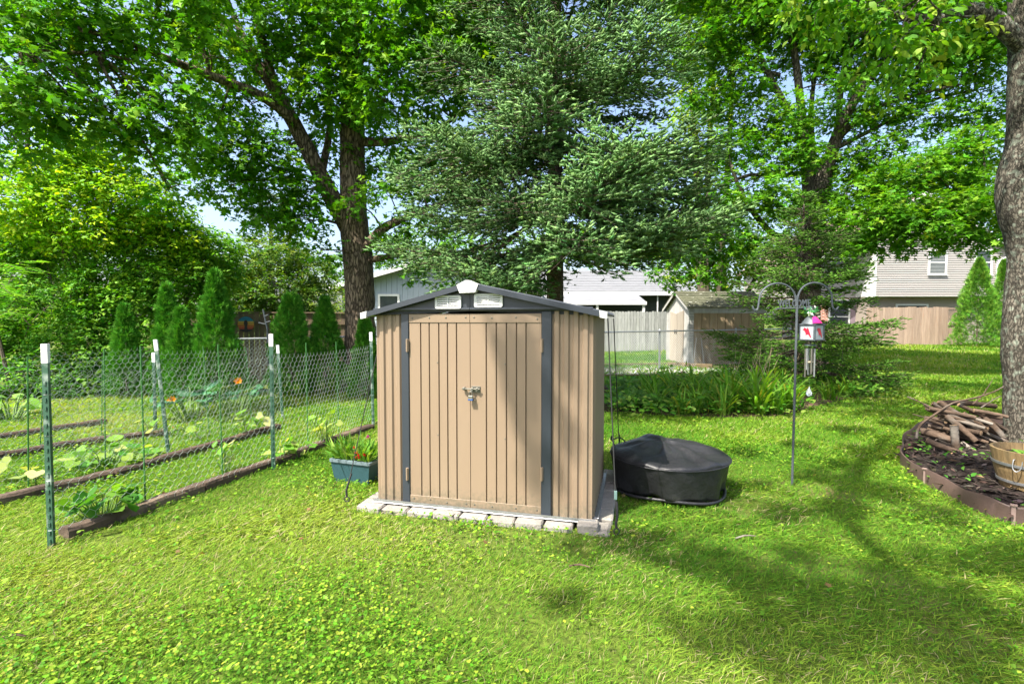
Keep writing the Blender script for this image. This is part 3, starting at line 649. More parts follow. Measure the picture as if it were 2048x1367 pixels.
xs_ = [v.co.x for v in me.vertices]; wtx = max(xs_) - min(xs_); a0, a1 = HP(1556, 615.5), HP(1621, 613.5); sc = (a1.x - a0.x) / wtx
me.transform(Matrix.Translation(a0 - hb + Vector((0, 0, .005))) @ Matrix.Rotation(-math.atan2(a1.z - a0.z, a1.x - a0.x) * 1, 4, 'Y') @ Matrix.Scale(sc, 4) @ Matrix.Diagonal((1, 1, .066 / sc / .0729, 1)) @ Matrix.Rotation(math.pi / 2, 4, 'X') @ Matrix.Translation((-min(xs_), 0, 0)))
finish('lettering', me, IRON, hook)
# lantern
lc = HP(1623, 664); lr = .066
lan = thing('garden_lantern', 'square grey lantern with red bird pictures on its white panels', 'lantern', lc, math.radians(27))
hh = .062; PANEL = mat('frosted_panel', (.36, .39, .42), (.22, .25, .28), rough=.3, scale=12)
for sx, sy in ((-1, -1), (1, -1), (1, 1), (-1, 1)):
    mb = MB(); mb.bevbox(sx * lr - .007, sx * lr + .007, sy * lr - .007, sy * lr + .007, -hh, hh, .002); mb.build('corner_bar', IRON, lan, False)
mb = MB(); mb.bevbox(-lr - .012, lr + .012, -lr - .012, lr + .012, hh, hh + .012, .003); mb.build('top_plate', IRON, lan, False)
mb = MB(); mb.bevbox(-lr - .012, lr + .012, -lr - .012, lr + .012, -hh - .012, -hh, .003); mb.build('bottom_plate', IRON, lan, False)
RED = mat('red_paint', (.50, .02, .045), (.35, .012, .03), rough=.4, scale=30); PINK = mat('magenta_paint', (.55, .02, .20), (.5, .02, .16), rough=.45, scale=20)
bird = [(-.046, .026), (-.034, .036), (-.03, .05), (-.02, .044), (-.004, .034), (.004, .05), (.014, .03), (.022, .004), (.034, -.03), (.042, -.056), (.03, -.052), (.016, -.026), (-.002, -.02), (-.014, -.034), (-.014, -.012), (-.024, .008), (-.032, .022)]
_b = [(-.03, .045), (-.012, .052), (.0, .04), (.012, .03), (.024, .005), (.034, -.03), (.04, -.052), (.03, -.05), (.018, -.025), (.004, -.012), (-.01, .0), (-.018, .02), (-.03, .03), (-.04, .034)]
for k in range(4):
    a = k * math.pi / 2; R3 = Matrix.Rotation(a, 3, 'Z')
    mb = MB(); mb.box(-lr + .0075, lr - .0075, -lr - .002, -lr + .001, -hh + .001, hh - .001); mb.v = [tuple(R3 @ Vector(v)) for v in mb.v]; pn = mb.build('panel', PANEL, lan, False)
    mb = MB(); mb.prism([(x * .9 + .004, -lr - .0045, zz * .85) for x, zz in bird], (0, .002, 0)); mb.v = [tuple(R3 @ Vector(v)) for v in mb.v]; mb.build('bird_picture', RED, pn, False)
mb = MB(); mb.lathe((0, 0, hh + .012), [(.085, 0), (.072, .02), (.05, .05), (.028, .07), (.022, .085), (.012, .09)], 16); mb.build('roof', IRON, lan, False, smooth='auto')
mb = MB(); mb.prism([(-.085, -.06, hh + .015), (.0, -.09, hh + .015), (-.005, -.03, hh + .075), (-.03, -.02, hh + .07)], (.0, -.006, .006)); mb.build('pink_roof_panel', PINK, lan, False)
mb = MB(); c = Vector((0, 0, hh + .12)); mb.tube([c + Vector((.024 * math.cos(a), 0, .03 * math.sin(a))) for a in [i * math.pi / 5 for i in range(11)]], .0045, 6, caps=False); mb.build('hanging_ring', IRON, lan, False)
n = 26; pos = np.array([[-.03, -.01, hh + .115]] * n) + rng.normal(0, .022, (n, 3)); d = rng.normal(0, 1, (n, 3)); d[:, 2] = np.abs(d[:, 2])
V, T, C = scatter(KITE, pos, d, rng.normal(0, 1, (n, 3)), rng.uniform(.03, .055, n), pal(n, [(.75, .78, .75), (.06, .28, .09), (.10, .36, .18)], .1))
np_mesh('artificial_flowers', V, T, LEAF, lan, cols=C, world=False)
# wind chime
cc = HP(1620.5, 690)
ch = thing('wind_chime', 'silver wind chime of thin tubes hanging below the lantern', 'wind chime', cc)
mb = MB(); mb.lathe((0, 0, 0), [(.01, .012), (.046, .008), (.048, -.004), (.01, -.006)], 16); mb.build('top_disc', mat('dark_chime_cap', (.05, .07, .07), rough=.4), ch, False)
mb = MB(); mb.tube([(0, 0, .01), (0.006, 0, .05)], .0025, 5); mb.tube([(0, 0, 0), (0, 0, -.37)], .0012, 4); mb.build('cord', ROPE, ch, False)
for k, ln in enumerate((.21, .24, .26, .19, .225, .25)):
    a = k * math.pi / 3 + .3; x, yy = .036 * math.cos(a), .036 * math.sin(a)
    mb = MB(); mb.tube([(x, yy, -.03), (x, yy, -.03 - ln)], .0072, 10); mb.build('tube', GALV if k % 2 else STEEL, ch, False)
    mb = MB(); mb.tube([(x, yy, 0), (x, yy, -.03)], .001, 4); mb.build('string', ROPE, ch, False)
mb = MB(); mb.lathe((0, 0, -.15), [(.005, .006), (.026, .004), (.026, -.004), (.005, -.006)], 14); mb.build('striker', mat('light_wood', (.5, .4, .28), rough=.6), ch, False)
cr, ntc, bc, oc = _nt('crystal_glass'); bc.inputs['Transmission Weight'].default_value = .7; bc.inputs['Roughness'].default_value = .05; bc.inputs['Base Color'].default_value = (.85, .88, .9, 1)
mb = MB(); mb.lathe((0, 0, -.43), [(.002, .06), (.008, .04), (.026, .0), (.022, -.018), (.004, -.032)], 8); mb.build('crystal_drop', cr, ch, False)

# ------------------------------------------------------------------ planter box with flowers
pb = G(722, 962); pb.x = -1.46; pb.y = 4.56
box = thing('planter_box', 'blue green plastic planter box with red flowers beside the shed', 'planter', pb, math.radians(-20))
TEAL = mat('teal_plastic', (.028, .075, .088), (.022, .06, .072), rough=.5, scale=7, c3=(.07, .12, .125), s3=3, f3=(.55, .8))
mb = MB()
def frus(mb, x0, y0, z0, x1, y1, z1): mb.add([(-x0, -y0, z0), (x0, -y0, z0), (x0, y0, z0), (-x0, y0, z0), (-x1, -y1, z1), (x1, -y1, z1), (x1, y1, z1), (-x1, y1, z1)], [(0, 3, 2, 1), (0, 1, 5, 4), (1, 2, 6, 5), (2, 3, 7, 6), (3, 0, 4, 7), (4, 5, 6, 7)])
frus(mb, .185, .085, 0, .215, .105, .19); mb.build('tub', TEAL, box, False)
mb = MB(); O = rrect(-.228, .228, -.118, .118, .02, 0); I = rrect(-.2, .2, -.09, .09, .01, 0); n = len(O)
vs = [(p[0], p[2], .215) for p in O] + [(p[0], p[2], .215) for p in I] + [(p[0], p[2], .19) for p in O] + [(p[0], p[2], .201) for p in I]
mb.add(vs, [(i, (i + 1) % n, n + (i + 1) % n, n + i) for i in range(n)] + [(i, 2 * n + i, 2 * n + (i + 1) % n, (i + 1) % n) for i in range(n)] + [(n + i, n + (i + 1) % n, 3 * n + (i + 1) % n, 3 * n + i) for i in range(n)])
mb.build('rim', mat('grey_teal_plastic', (.13, .175, .195), rough=.5, scale=8), box, False)
pp = thing('flowering_plants', 'spiky green plants with red and magenta flowers filling the planter box', 'flowers', pb + Vector((0, 0, .2)), math.radians(-20))
n = 260; pos = np.stack([rng.uniform(-.19, .19, n), rng.uniform(-.09, .09, n), rng.uniform(0, .02, n)], 1); d = np.stack([pos[:, 0] * 2.2 + rng.normal(0, .35, n), pos[:, 1] * 3 + rng.normal(0, .4, n), rng.uniform(.5, 1.1, n)], 1)
V, T, C = scatter(([(-.05, 0, 0), (.05, 0, 0), (-.045, .5, .06), (.045, .5, .06), (0, 1, -.18)], [(0, 1, 3), (0, 3, 2), (2, 3, 4)]), pos, d, rng.normal(0, .5, (n, 3)) + np.array([0, 0, 1.]), rng.uniform(.1, .26, n), pal(n, [(.13, .30, .03), (.22, .36, .05), (.08, .2, .03)], .15))
np_mesh('leaves', V, T, LEAF, pp, cols=C, world=False)
for (x, yy, z, m, r) in ((.06, -.09, .09, RED, .022), (.1, -.1, .07, RED, .02), (.15, -.09, .08, RED, .022), (.08, -.1, .05, RED, .018), (.17, -.05, .24, PINK, .022), (.02, -.06, .13, RED, .015)):
    n = 16; d = rng.normal(0, 1, (n, 3)); d[:, 2] += .4; d[:, 1] -= .4
    V, T, C = scatter(KITE, np.tile([x, yy, z], (n, 1)) + rng.normal(0, r * .3, (n, 3)), d, rng.normal(0, 1, (n, 3)), np.full(n, r), pal(n, [(.55, .02, .02)] if m is RED else [(.5, .03, .35)], .15)); np_mesh('flower', V, T, LEAF, pp, cols=C, world=False)

# ------------------------------------------------------------------ vegetable rows: wire fences on steel posts
POSTG = mat('green_steel_post', (.035, .10, .06), (.025, .07, .045), rough=.5, scale=20, c3=(.35, .40, .36), s3=9, f3=(.55, .75), spec=.5)
TIPW = mat('white_post_tip', (.75, .74, .76), (.6, .6, .62), rough=.5, scale=14)
WIRE = mat('bright_wire', (.50, .54, .54), (.42, .46, .46), rough=.4, metal=.35, scale=10)
TIMB = mat('weathered_timber', (.105, .075, .055), (.055, .040, .032), rough=.95, scale=5, stretch=(1, 1, 1), bump=.6, bscale=25, c3=(.20, .15, .11), s3=3, f3=(.55, .75), spec=.15)
STAKE = mat('green_stake', (.045, .17, .035), (.035, .13, .03), rough=.5, scale=30)
def hexnet(mb, path, z0, z1, cell=.064, r=.0012):
    path = [Vector((p[0], p[1], 0)) for p in path]; seg = [(path[i + 1] - path[i]).length for i in range(len(path) - 1)]; L = sum(seg)
    def at(s, z):
        k = 0
        while k < len(seg) - 1 and s > seg[k]: s -= seg[k]; k += 1
        d = (path[k + 1] - path[k]) / seg[k]; p = path[k] + d * s; n = Vector((-d.y, d.x, 0))
        sag = .03 * math.sin(s / seg[k] * math.pi) * ((z - z0) / (z1 - z0))
        w = .012 * math.sin(s * 5 + z * 3) + .008 * math.sin(s * 13 - z * 7)
        return p + n * w + Vector((0, 0, z - sag))
    def wire(a, b):
        t = (b - a).normalized(); u = t.orthogonal().normalized(); v = t.cross(u); o = len(mb.v)
        for p in (a, b):
            for k in range(3):
                an = k * 2.0944; mb.v.append(tuple(p + (u * math.cos(an) + v * math.sin(an)) * r))
        for k in range(3): mb.f.append((o + k, o + (k + 1) % 3, o + 3 + (k + 1) % 3, o + 3 + k))
    h = cell * .80; nr = int((z1 - z0) / h); nc = int(L / cell)
    for j in range(nr):
        off = (j % 2) * .5
        for i in range(nc):
            s = (i + off) * cell; zz = z0 + j * h
            j0 = lambda a: random.uniform(-.004, .004)
            a = at(s + j0(0), zz + h * .25); b = at(s + j0(0), zz + h * .75)
            if s <= L: wire(a, b)
            if s + cell * .5 <= L and j < nr - 1:
                wire(b, at(s + cell * .5, zz + h * 1.25)); 
            if s - cell * .5 >= 0 and j < nr - 1: wire(b, at(s - cell * .5, zz + h * 1.25))
    return at, L
def tpost(par, base, top, r=.02):
    base, top = Vector(base), Vector(top); u = (top - base).normalized(); L = (top - base).length
    mb = MB(); ax = u.cross(Vector((0, 1, 0))).normalized(); ay = ax.cross(u)
    b = base - u * .1
    mb.obox((b + top) / 2 - ay * .012, ax * r, ay * .003, u * (L + .1) / 2); mb.obox((b + top) / 2 + ay * .006, ax * .003, ay * .0149, u * (L + .1) / 2)
    for i in range(int((L - .2) / .055)):
        q = base + u * (.05 + i * .055); mb.obox(q - ay * .018, ax * .007, ay * .0029, u * .012)
    po = mb.build('post', POSTG, par)
    m2 = MB(); m2.obox(top - u * .06 - ay * .012, ax * (r + .001), ay * .0045, u * .062); m2.obox(top - u * .06 + ay * .0075, ax * .0045, ay * .0150, u * .062); m2.build('white_tip', TIPW, po)
    m3 = MB()
    for z in (.12, .45, .75, 1.02):
        if z < L - .1:
            c = base + u * z; m3.tube([c + (ax * math.cos(a) * (r + .004) + ay * math.sin(a) * .018) for a in [i * math.pi / 5 for i in range(11)]], .0016, 4, caps=False)
    m3.build('tie_wire', WIRE, po); return po
rows = [('wire_fence', 'chicken wire fence on steel posts nearest the shed', [((105, 1094), (92, 688)), ((548, 938), (543, 668)), ((747, 853), (742, 664))], None),
        ('wire_fence', 'chicken wire fence with a leaning steel post in the middle row', [((338, 908), (312, 679)), ((566, 838), (556, 690))], (-4.95, 2.2)),
        ('wire_fence', 'short chicken wire fence farthest from the shed', [((312, 868), (308, 705))], (-6.2, 4.2))]
for nm, lb, posts, start in rows:
    pts = [G(*p[0]) for p in posts]
    if start: pts = [Vector((start[0], start[1], 0))] + pts
    t = thing(nm, lb, 'wire fence', pts[-1 if start else 0], group='chicken wire fences over the vegetable rows')
    for b_, tp_ in posts: bb = G(*b_); tpost(t, bb, P(*tp_, bb.y + .0))
    mb = MB(); hexnet(mb, [p + Vector((-.03, 0, 0)) for p in pts], .05, 1.2); mb.build('wire_mesh', WIRE, t, fixn=False)
stk = [((281, 692), (291, 1014), 'green plant stake nearest the camera, right of the big white topped post'), ((436, 688), (446, 966), 'green plant stake just left of the middle white topped post'),
       ((612, 685), (616, 906), 'green plant stake right of the middle white topped post'), ((672, 683), (678, 868), 'green plant stake closest to the left shed rope'),
       ((55, 713), (57, 980), 'green plant stake at the left edge of the picture'), ((208, 697), (211, 936), 'green plant stake standing above the broad squash leaves'),
       ((406, 692), (419, 872), 'slanted green plant stake right of the leaning post'), ((491, 694), (503, 838), 'short green plant stake in front of the sunset disc'),
       ((88, 735), (80, 897), 'thin green plant stake tilted left behind the big post'), ((205, 715), (203, 872), 'thin green plant stake in the farthest planting row')]
for a, b, lb in stk:
    bb = G(*b); tt = P(*a, bb.y); t = MB(); t.tube([bb - Vector((0, 0, .08)), bb, tt], .0062, 7)
    for i in range(14):
        q = bb.lerp(tt, (i + .5) / 14); t.tube([q - Vector((0, 0, .003)), q + Vector((0, 0, .003))], .0078, 6)
    tag(t.build('plant_stake', STAKE), lb, 'stake', 'green stakes in the vegetable rows')
tim = [((128, 1079), (400, 984), 'near'), ((404, 983), (742, 858), 'shed end of the near row'), ((-60, 1022), (222, 957), 'left'), ((225, 956), (556, 858), 'middle row'), ((-80, 932), (150, 893), 'third'), ((153, 892), (335, 869), 'third right'), ((-60, 888), (212, 848), 'last')]
tl = ['dark landscape timber lying at the foot of the big white topped post', 'dark landscape timber running from the middle white topped post to the shed', 'dark landscape timber at the left frame edge under pale squash leaves', 'dark landscape timber under the leaning steel post', 'dark landscape timber at the left edge of the third row', 'dark landscape timber ending below the leaning post in the third row', 'dark landscape timber farthest back in the vegetable garden']
for (a, b, _n), lb in zip(tim, tl):
    a, b = G(*a), G(*b); d = (b - a).normalized(); n = Vector((-d.y, d.x, 0)); mb = MB(); k = 9; vs = []
    for i in range(k + 1):
        c = a.lerp(b, i / k); w = .055 + random.uniform(-.006, .004); h = .082 + random.uniform(-.01, .006)
        for q, z in ((-w, -.02), (w, -.02), (w, h * .75), (w * .72, h), (-w * .72, h), (-w, h * .75)): vs.append(c + n * (q + random.uniform(-.004, .004)) + Vector((0, 0, z)))
    fs = [(i * 6 + j, i * 6 + (j + 1) % 6, i * 6 + 6 + (j + 1) % 6, i * 6 + 6 + j) for i in range(k) for j in range(6)] + [tuple(range(6)), tuple(k * 6 + j for j in range(5, -1, -1))]
    mb.add(vs, fs); tag(mb.build('landscape_timber', TIMB), lb, 'timber', 'timbers edging the vegetable rows')

def broad(name, label, base, n, size, h, rad, cols, tmpl=SQUASH, group=None, cat='plant', stemc=(.12, .22, .04), flowers=0, tilt=.45):
    """plant with big leaves on bent stalks"""
    base = Vector(base); t = thing(name, label, cat, base, group=group)
    mb = MB(); tips = []
    for i in range(n):
        a = random.uniform(0, 6.28); r = rad * random.uniform(.15, 1) ** .7; hh = h * random.uniform(.45, 1.05)
        e = Vector((r * math.cos(a), r * math.sin(a), hh)); s0 = Vector((e.x * .35, e.y * .35, 0))
        mb.tube([s0, s0.lerp(e, .55) + Vector((0, 0, hh * .2)), e], [.006 * size / .12, .0045 * size / .12, .003 * size / .12], 4, sub=2); tips.append((e, a))
    mb.build('stems', mat('stem_%s' % name, stemc, rough=.6), t, False)
    p = np.array([e for e, _ in tips]); az = np.array([a for _, a in tips]) + rng.normal(0, .5, n)
    d = np.stack([np.cos(az), np.sin(az), rng.normal(-.15, .25, n)], 1)
    V, T, C = scatter(tmpl, p - d * size * .1, d, np.tile([-.2, -.35, 1.], (n, 1)) + rng.normal(0, tilt, (n, 3)), size * rng.uniform(.6, 1.25, n), pal(n, cols, .12))
    np_mesh('leaves', V, T, LEAF, t, cols=C, world=False)
    for k in range(flowers):
        e = tips[k][0] + Vector((0, -.1, .05)); m = 7; az = np.arange(m) * 6.28 / m
        V, T, C = scatter(KITE, np.tile(np.array(e), (m, 1)), np.stack([np.cos(az), -.6 + 0 * az, np.sin(az) * .8 + .5], 1), np.tile([0, -1., .3], (m, 1)), np.full(m, .09), pal(m, [(.75, .28, .01)], .08)); np_mesh('flower', V, T, LEAF, t, cols=C, world=False)
    return t
YG = [(.20, .34, .045), (.34, .42, .10), (.12, .27, .03)]; GR = [(.06, .20, .025), (.10, .26, .03), (.15, .3, .04)]; BL = [(.05, .16, .075), (.08, .22, .11), (.04, .12, .05)]
PALE = [(.34, .42, .14), (.45, .48, .20), (.24, .36, .08)]
broad('squash_plant', 'bushy green squash plant at the foot of the near white topped post', G(205, 1040), 34, .10, .2, .22, GR, group='squash plants along the rows')
broad('squash_plant', 'few pale wide squash leaves left of the big white topped post', G(70, 965), 5, .15, .24, .34, PALE, group='squash plants along the rows')
broad('squash_plant', 'spreading squash plant with dark upturned leaves on the middle row', G(215, 935), 24, .105, .2, .38, GR + YG[:1], group='squash plants along the rows')
broad('squash_plant', 'low squash vine creeping over the middle row timber', G(265, 922), 16, .11, .13, .3, YG, group='squash plants along the rows')
broad('squash_plant', 'yellowing seedling beside the stake left of the middle post', G(452, 948), 11, .09, .3, .13, YG + PALE, group='squash plants along the rows')
broad('squash_plant', 'seedling with pale leaves right of the middle white topped post', G(562, 925), 9, .09, .24, .13, YG + PALE, group='squash plants along the rows')
broad('squash_plant', 'low seedling with yellow leaves beside the third stake', G(600, 915), 10, .085, .16, .2, YG, group='squash plants along the rows')
broad('squash_plant', 'tall yellow green seedling between the two stakes near the shed', G(650, 893), 13, .10, .38, .16, YG, group='squash plants along the rows')
broad('squash_plant', 'yellow green plant with a stem reaching above the middle timber', G(495, 872), 12, .11, .3, .22, YG + PALE, group='squash plants along the rows')
broad('squash_plant', 'single pale yellow leaf plant near the slanted stake', G(398, 880), 4, .09, .2, .14, YG, group='squash plants along the rows')
broad('squash_plant', 'yellow seedling at the end of the third row', G(310, 872), 6, .11, .22, .14, PALE + YG, group='squash plants along the rows')
broad('zucchini_plant', 'large blue green zucchini plant with an orange blossom', G(385, 838), 24, .17, .45, .5, BL, flowers=1, group='zucchini plants before the hedge')
broad('zucchini_plant', 'blue green zucchini plant with small orange blossom nearer the shed', G(470, 832), 24, .17, .5, .45, BL, flowers=1, group='zucchini plants before the hedge')
broad('hosta_plant', 'light green broad leaved plant at the left edge of the lawn', G(22, 838), 18, .24, .34, .4, [(.16, .34, .05), (.22, .38, .08)], tmpl=OVAL)

# ------------------------------------------------------------------ mulch ring edging, tub, firewood
EDGM = mat('brown_plastic_edging', (.095, .062, .052), (.075, .048, .04), rough=.55, scale=8, bump=.15, bscale=90)
ed = thing('bed_edging', 'brown plastic edging strip curving around the mulch bed', 'edging', EDGE[0])
pts = [Vector((p.x, p.y, 0)) for p in EDGE]; q = []
for i in range(len(pts)):
    p0, p1, p2, p3 = pts[i - 1], pts[i], pts[(i + 1) % len(pts)], pts[(i + 2) % len(pts)]
    for k in range(4):
        t = k / 4; q.append(.5 * ((2 * p1) + (p2 - p0) * t + (2 * p0 - 5 * p1 + 4 * p2 - p3) * t * t + (3 * p1 - p0 - 3 * p2 + p3) * t ** 3))
n = len(q); cen = sum(q, Vector()) / n; mb = MB(); vs = []
for i, p in enumerate(q):
    o = (p - cen).normalized(); hgt = .135 + .012 * math.sin(i * .6)
    vs += [p + o * .006 + Vector((0, 0, -.03)), p + o * .010 + Vector((0, 0, hgt)), p + o * .003 + Vector((0, 0, hgt + .008)), p - o * .004 + Vector((0, 0, hgt)), p - o * .002 + Vector((0, 0, -.03))]
mb.add(vs, [(i * 5 + j, i * 5 + (j + 1) % 5, ((i + 1) % n) * 5 + (j + 1) % 5, ((i + 1) % n) * 5 + j) for i in range(n) for j in range(5)]); mb.build('strip', EDGM, ed, smooth='auto')
for px, py in ((1852, 968), (2026, 1047)):
    c = G(px, py); o = (c - cen).normalized(); o.z = 0; tg = Vector((-o.y, o.x, 0)); mb = MB(); mb.obox(c + o * .016 + Vector((0, 0, .06)), tg * .012, o * .006, Vector((0, 0, .088))); mb.obox(c + o * .02 + Vector((0, 0, .147)), tg * .019, o * .012, Vector((0, 0, .006)))
    mb.build('joint_clip', mat('joint_plastic', (.24, .17, .15), rough=.5), ed)
tb = Vector((4.53, 4.20, .055))
tub = thing('wooden_tub', 'round wooden half barrel tub standing on the mulch bed', 'planter', tb)
STV = mat('barrel_stave', (.27, .185, .085), (.17, .115, .05), rough=.75, scale=7, stretch=(4, 4, .6), bump=.3, bscale=20, rand=.2, c3=(.09, .08, .045), s3=2.2, f3=(.55, .8))
ns = 18; TH = .33
for i in range(ns):
    a0, a1 = 2 * math.pi * (i + .02) / ns, 2 * math.pi * (i + .98) / ns; mb = MB(); vs = []
    for z, r in ((0, .215), (.15, .255), (TH, .285)):
        for a in (a0, (a0 + a1) / 2, a1):
            for rr in (r, r - .022): vs.append((rr * math.cos(a), rr * math.sin(a), z))
    fs = []
    for L in range(2):
        b = L * 6
        fs += [(b, b + 2, b + 8, b + 6), (b + 2, b + 4, b + 10, b + 8), (b + 1, b + 7, b + 9, b + 3), (b + 3, b + 9, b + 11, b + 5), (b, b + 6, b + 7, b + 1), (b + 4, b + 5, b + 11, b + 10)]
    fs += [(12, 14, 15, 13), (14, 16, 17, 15), (0, 1, 3, 2), (2, 3, 5, 4)]
    mb.add(vs, fs); mb.build('stave', STV, tub, False)
for z, r in ((.21, .2685), (.06, .234)):
    mb = MB(); mb.lathe((0, 0, 0), [(r, z - .012), (r + .004, z - .011), (r + .006, z + .011), (r + .002, z + .012)], 36, caps=False); mb.build('hoop', GALV, tub, False, smooth='auto')
mb = MB(); c = Vector((-.262, -.09, .225)); mb.tube([c + Vector((0, 0, .045)), c + Vector((-.02, -.005, .04)), c + Vector((-.03, -.01, -.02)), c + Vector((-.02, -.03, -.05)), c + Vector((.0, -.05, -.02)), c + Vector((.01, -.05, .04))], .004, 6, sub=3); mb.build('handle', GALV, tub, False)
mb = MB(); mb.lathe((0, 0, .27), [(.245, 0), (.15, .012), (.01, .018)], 24, caps=False); mb.build('potting_soil', MATS['dark_mulch'], tub, False)
pl = thing('tub_plant', 'red crested flower growing in the wooden tub', 'flower', tb + Vector((-.05, -.05, .27)))
n = 60; d = rng.normal(0, .6, (n, 3)); d[:, 2] = np.abs(d[:, 2]) + .3
V, T, C = scatter(KITE, rng.normal(0, .012, (n, 3)) + np.array([0, 0, .04]), d, rng.normal(0, 1, (n, 3)), rng.uniform(.04, .075, n), pal(n, [(.42, .015, .04), (.30, .01, .03)], .15)); np_mesh('bloom', V, T, LEAF, pl, cols=C, world=False)
n = 14; d = rng.normal(0, 1, (n, 3)); d[:, 2] = np.abs(d[:, 2]) * .5
V, T, C = scatter(OVAL, rng.normal(0, .05, (n, 3)) * np.array([1.6, 1.6, .3]) + np.array([0, 0, .02]), d, np.tile([0, 0, 1.], (n, 1)), rng.uniform(.06, .1, n), pal(n, GR, .12)); np_mesh('leaves', V, T, LEAF, pl, cols=C, world=False)

LOGB = mat('log_bark', (.125, .085, .06), (.05, .036, .027), rough=.95, scale=6, stretch=(1, 1, 1), bump=.8, bscale=25, rand=.35, c3=(.20, .18, .155), s3=2.5, f3=(.5, .66), spec=.15)
LOGE = mat('log_cut_end', (.28, .18, .10), (.15, .095, .055), rough=.9, scale=20, rand=.2)
def log(a, b, r, label, name='firewood_log'):
    a, b = Vector(a), Vector(b); L = b - a; bend = Vector((random.uniform(-.04, .04), random.uniform(-.04, .04), random.uniform(-.02, .03))) * L.length
    t = thing(name, label, 'log', a, group='firewood pile')
    mb = MB(); mb.tube([a, a.lerp(b, .33) + bend, a.lerp(b, .7) + bend * .7, b], [r * 1.05, r * .98, r * .95, r * .88], 9, wob=.07, sub=3, caps=False); mb.build('bark', LOGB, t, smooth=True)
    d = L.normalized(); u = d.orthogonal().normalized(); v = d.cross(u)
    for e, dd, rr in ((a, -d, r * 1.0), (b, d, r * .84)):
        m2 = MB(); m2.add([e + dd * .004] + [e + dd * .001 + (u * math.cos(k * .6981) + v * math.sin(k * .6981)) * rr * 1.02 for k in range(9)], [(0, k + 1, (k + 1) % 9 + 1) for k in range(9)]); m2.build('cut_end', LOGE, t)
COMMON = 'brown cut branch lying in the firewood pile beside the big trunk'
WY = 5.72
def WP(px, py, Y): return P(px, py, Y)
layout = [((1878, 806), (1990, 812), 6.2, 6.3, .045, 'reddish straight log lying across the top of the firewood pile'),
          ((1888, 824), (1975, 862), 5.9, 5.6, .05, 'light brown log slanting down the front of the firewood pile'),
          ((1893, 832), (1952, 882), 5.75, 5.5, .042, 'brown log with its cut end pointing down at the pile front'),
          ((1908, 850), (1914, 906), 5.5, 5.45, .048, 'short dark log standing upright against the firewood pile'),
          ((1845, 862), (1905, 880), 5.85, 5.6, .055, 'split tan log low at the left of the firewood pile'),
          ((1853, 880), (1930, 908), 5.5, 5.3, .04, 'grey weathered branch lying along the mulch before the pile'),
          ((1800, 897), (1829, 886), 5.6, 5.7, .045, 'loose brown log lying apart on the grass left of the pile'),
          ((1925, 886), (1956, 908), 5.6, 5.4, .03, 'thin grey stick leaning at the foot of the pile'),
          ((1968, 836), (2006, 872), 5.7, 5.55, .04, 'grey log resting against the big tree trunk')]
for a, b, ya, yb, r, lb in layout: log(WP(*a, ya), WP(*b, yb), r * .8, lb)
for i in range(64):
    lay = i % 5; x = random.uniform(1888, 1990); yb = 888 - lay * 15 + random.uniform(-6, 6) - (max(0, 1885 - x) * -.35 if lay > 2 else 0)
    Yc = random.uniform(5.75, 6.35); L = random.uniform(60, 115); sl = random.uniform(.15, .65)
    a = WP(x - L / 2, yb - L * sl / 2, Yc + random.uniform(-.1, .15)); b = WP(min(x + L / 2, 2015), yb + L * sl / 2, Yc - random.uniform(.05, .3))
    a.z = max(a.z, .09); b.z = max(b.z, .09); log(a, b, random.uniform(.014, .032), ['brown cut branch at the bottom of the firewood pile', 'brown cut branch low in the firewood pile', 'brown cut branch halfway up the firewood pile', 'brown cut branch high in the firewood pile', 'brown cut branch on top of the firewood pile'][lay] + (', trunk side' if x > 1925 else ', lawn side'))
def twig(label, pts, Y0, Y1, r):
    mb = MB(); k = len(pts) - 1; mb.tube([P(x, y, Y0 + (Y1 - Y0) * i / k) for i, (x, y) in enumerate(pts)], [r * (1 - .6 * i / k) for i in range(k + 1)], 5, sub=3, wob=.1); tag(mb.build('dry_branch', LOGB), label, 'branch')
twig('long bare dry branch rising from the pile toward the trunk', [(1833, 876), (1840, 850), (1870, 828), (1905, 806), (1950, 795), (1985, 784), (2008, 772)], 5.7, 5.8, .017)
twig('thin dry twig arching over the top of the firewood pile', [(1945, 808), (1965, 790), (1975, 775), (1985, 760)], 5.9, 5.9, .008)
twig('thin tan twig sticking out right of the pile', [(1962, 815), (1985, 800), (2002, 791)], 5.8, 5.7, .009)
twig('thin dark twig sticking out left of the pile', [(1815, 793), (1845, 806), (1865, 818), (1885, 826)], 6., 5.9, .009)
twig('short dark twig above the left logs', [(1826, 828), (1850, 834), (1872, 838)], 5.8, 5.8, .008)

for (pa, pb, lb) in (((1470, 1076), (1512, 1071), 'thin brown twig lying on the lawn below the fire pit'), ((1138, 1131), (1180, 1133), 'thin brown twig on the lawn before the right shed corner'), ((0, 1277), (52, 1271), 'pale straw stem on the grass at the left bottom edge')):
    a, b = G(*pa, .03), G(*pb, .035); mb = MB(); mb.tube([a, a.lerp(b, .5) + Vector((0, .01, .008)), b], [.005, .006, .003], 5, sub=2, wob=.15); tag(mb.build('fallen_twig', LOGB), lb, 'twig')
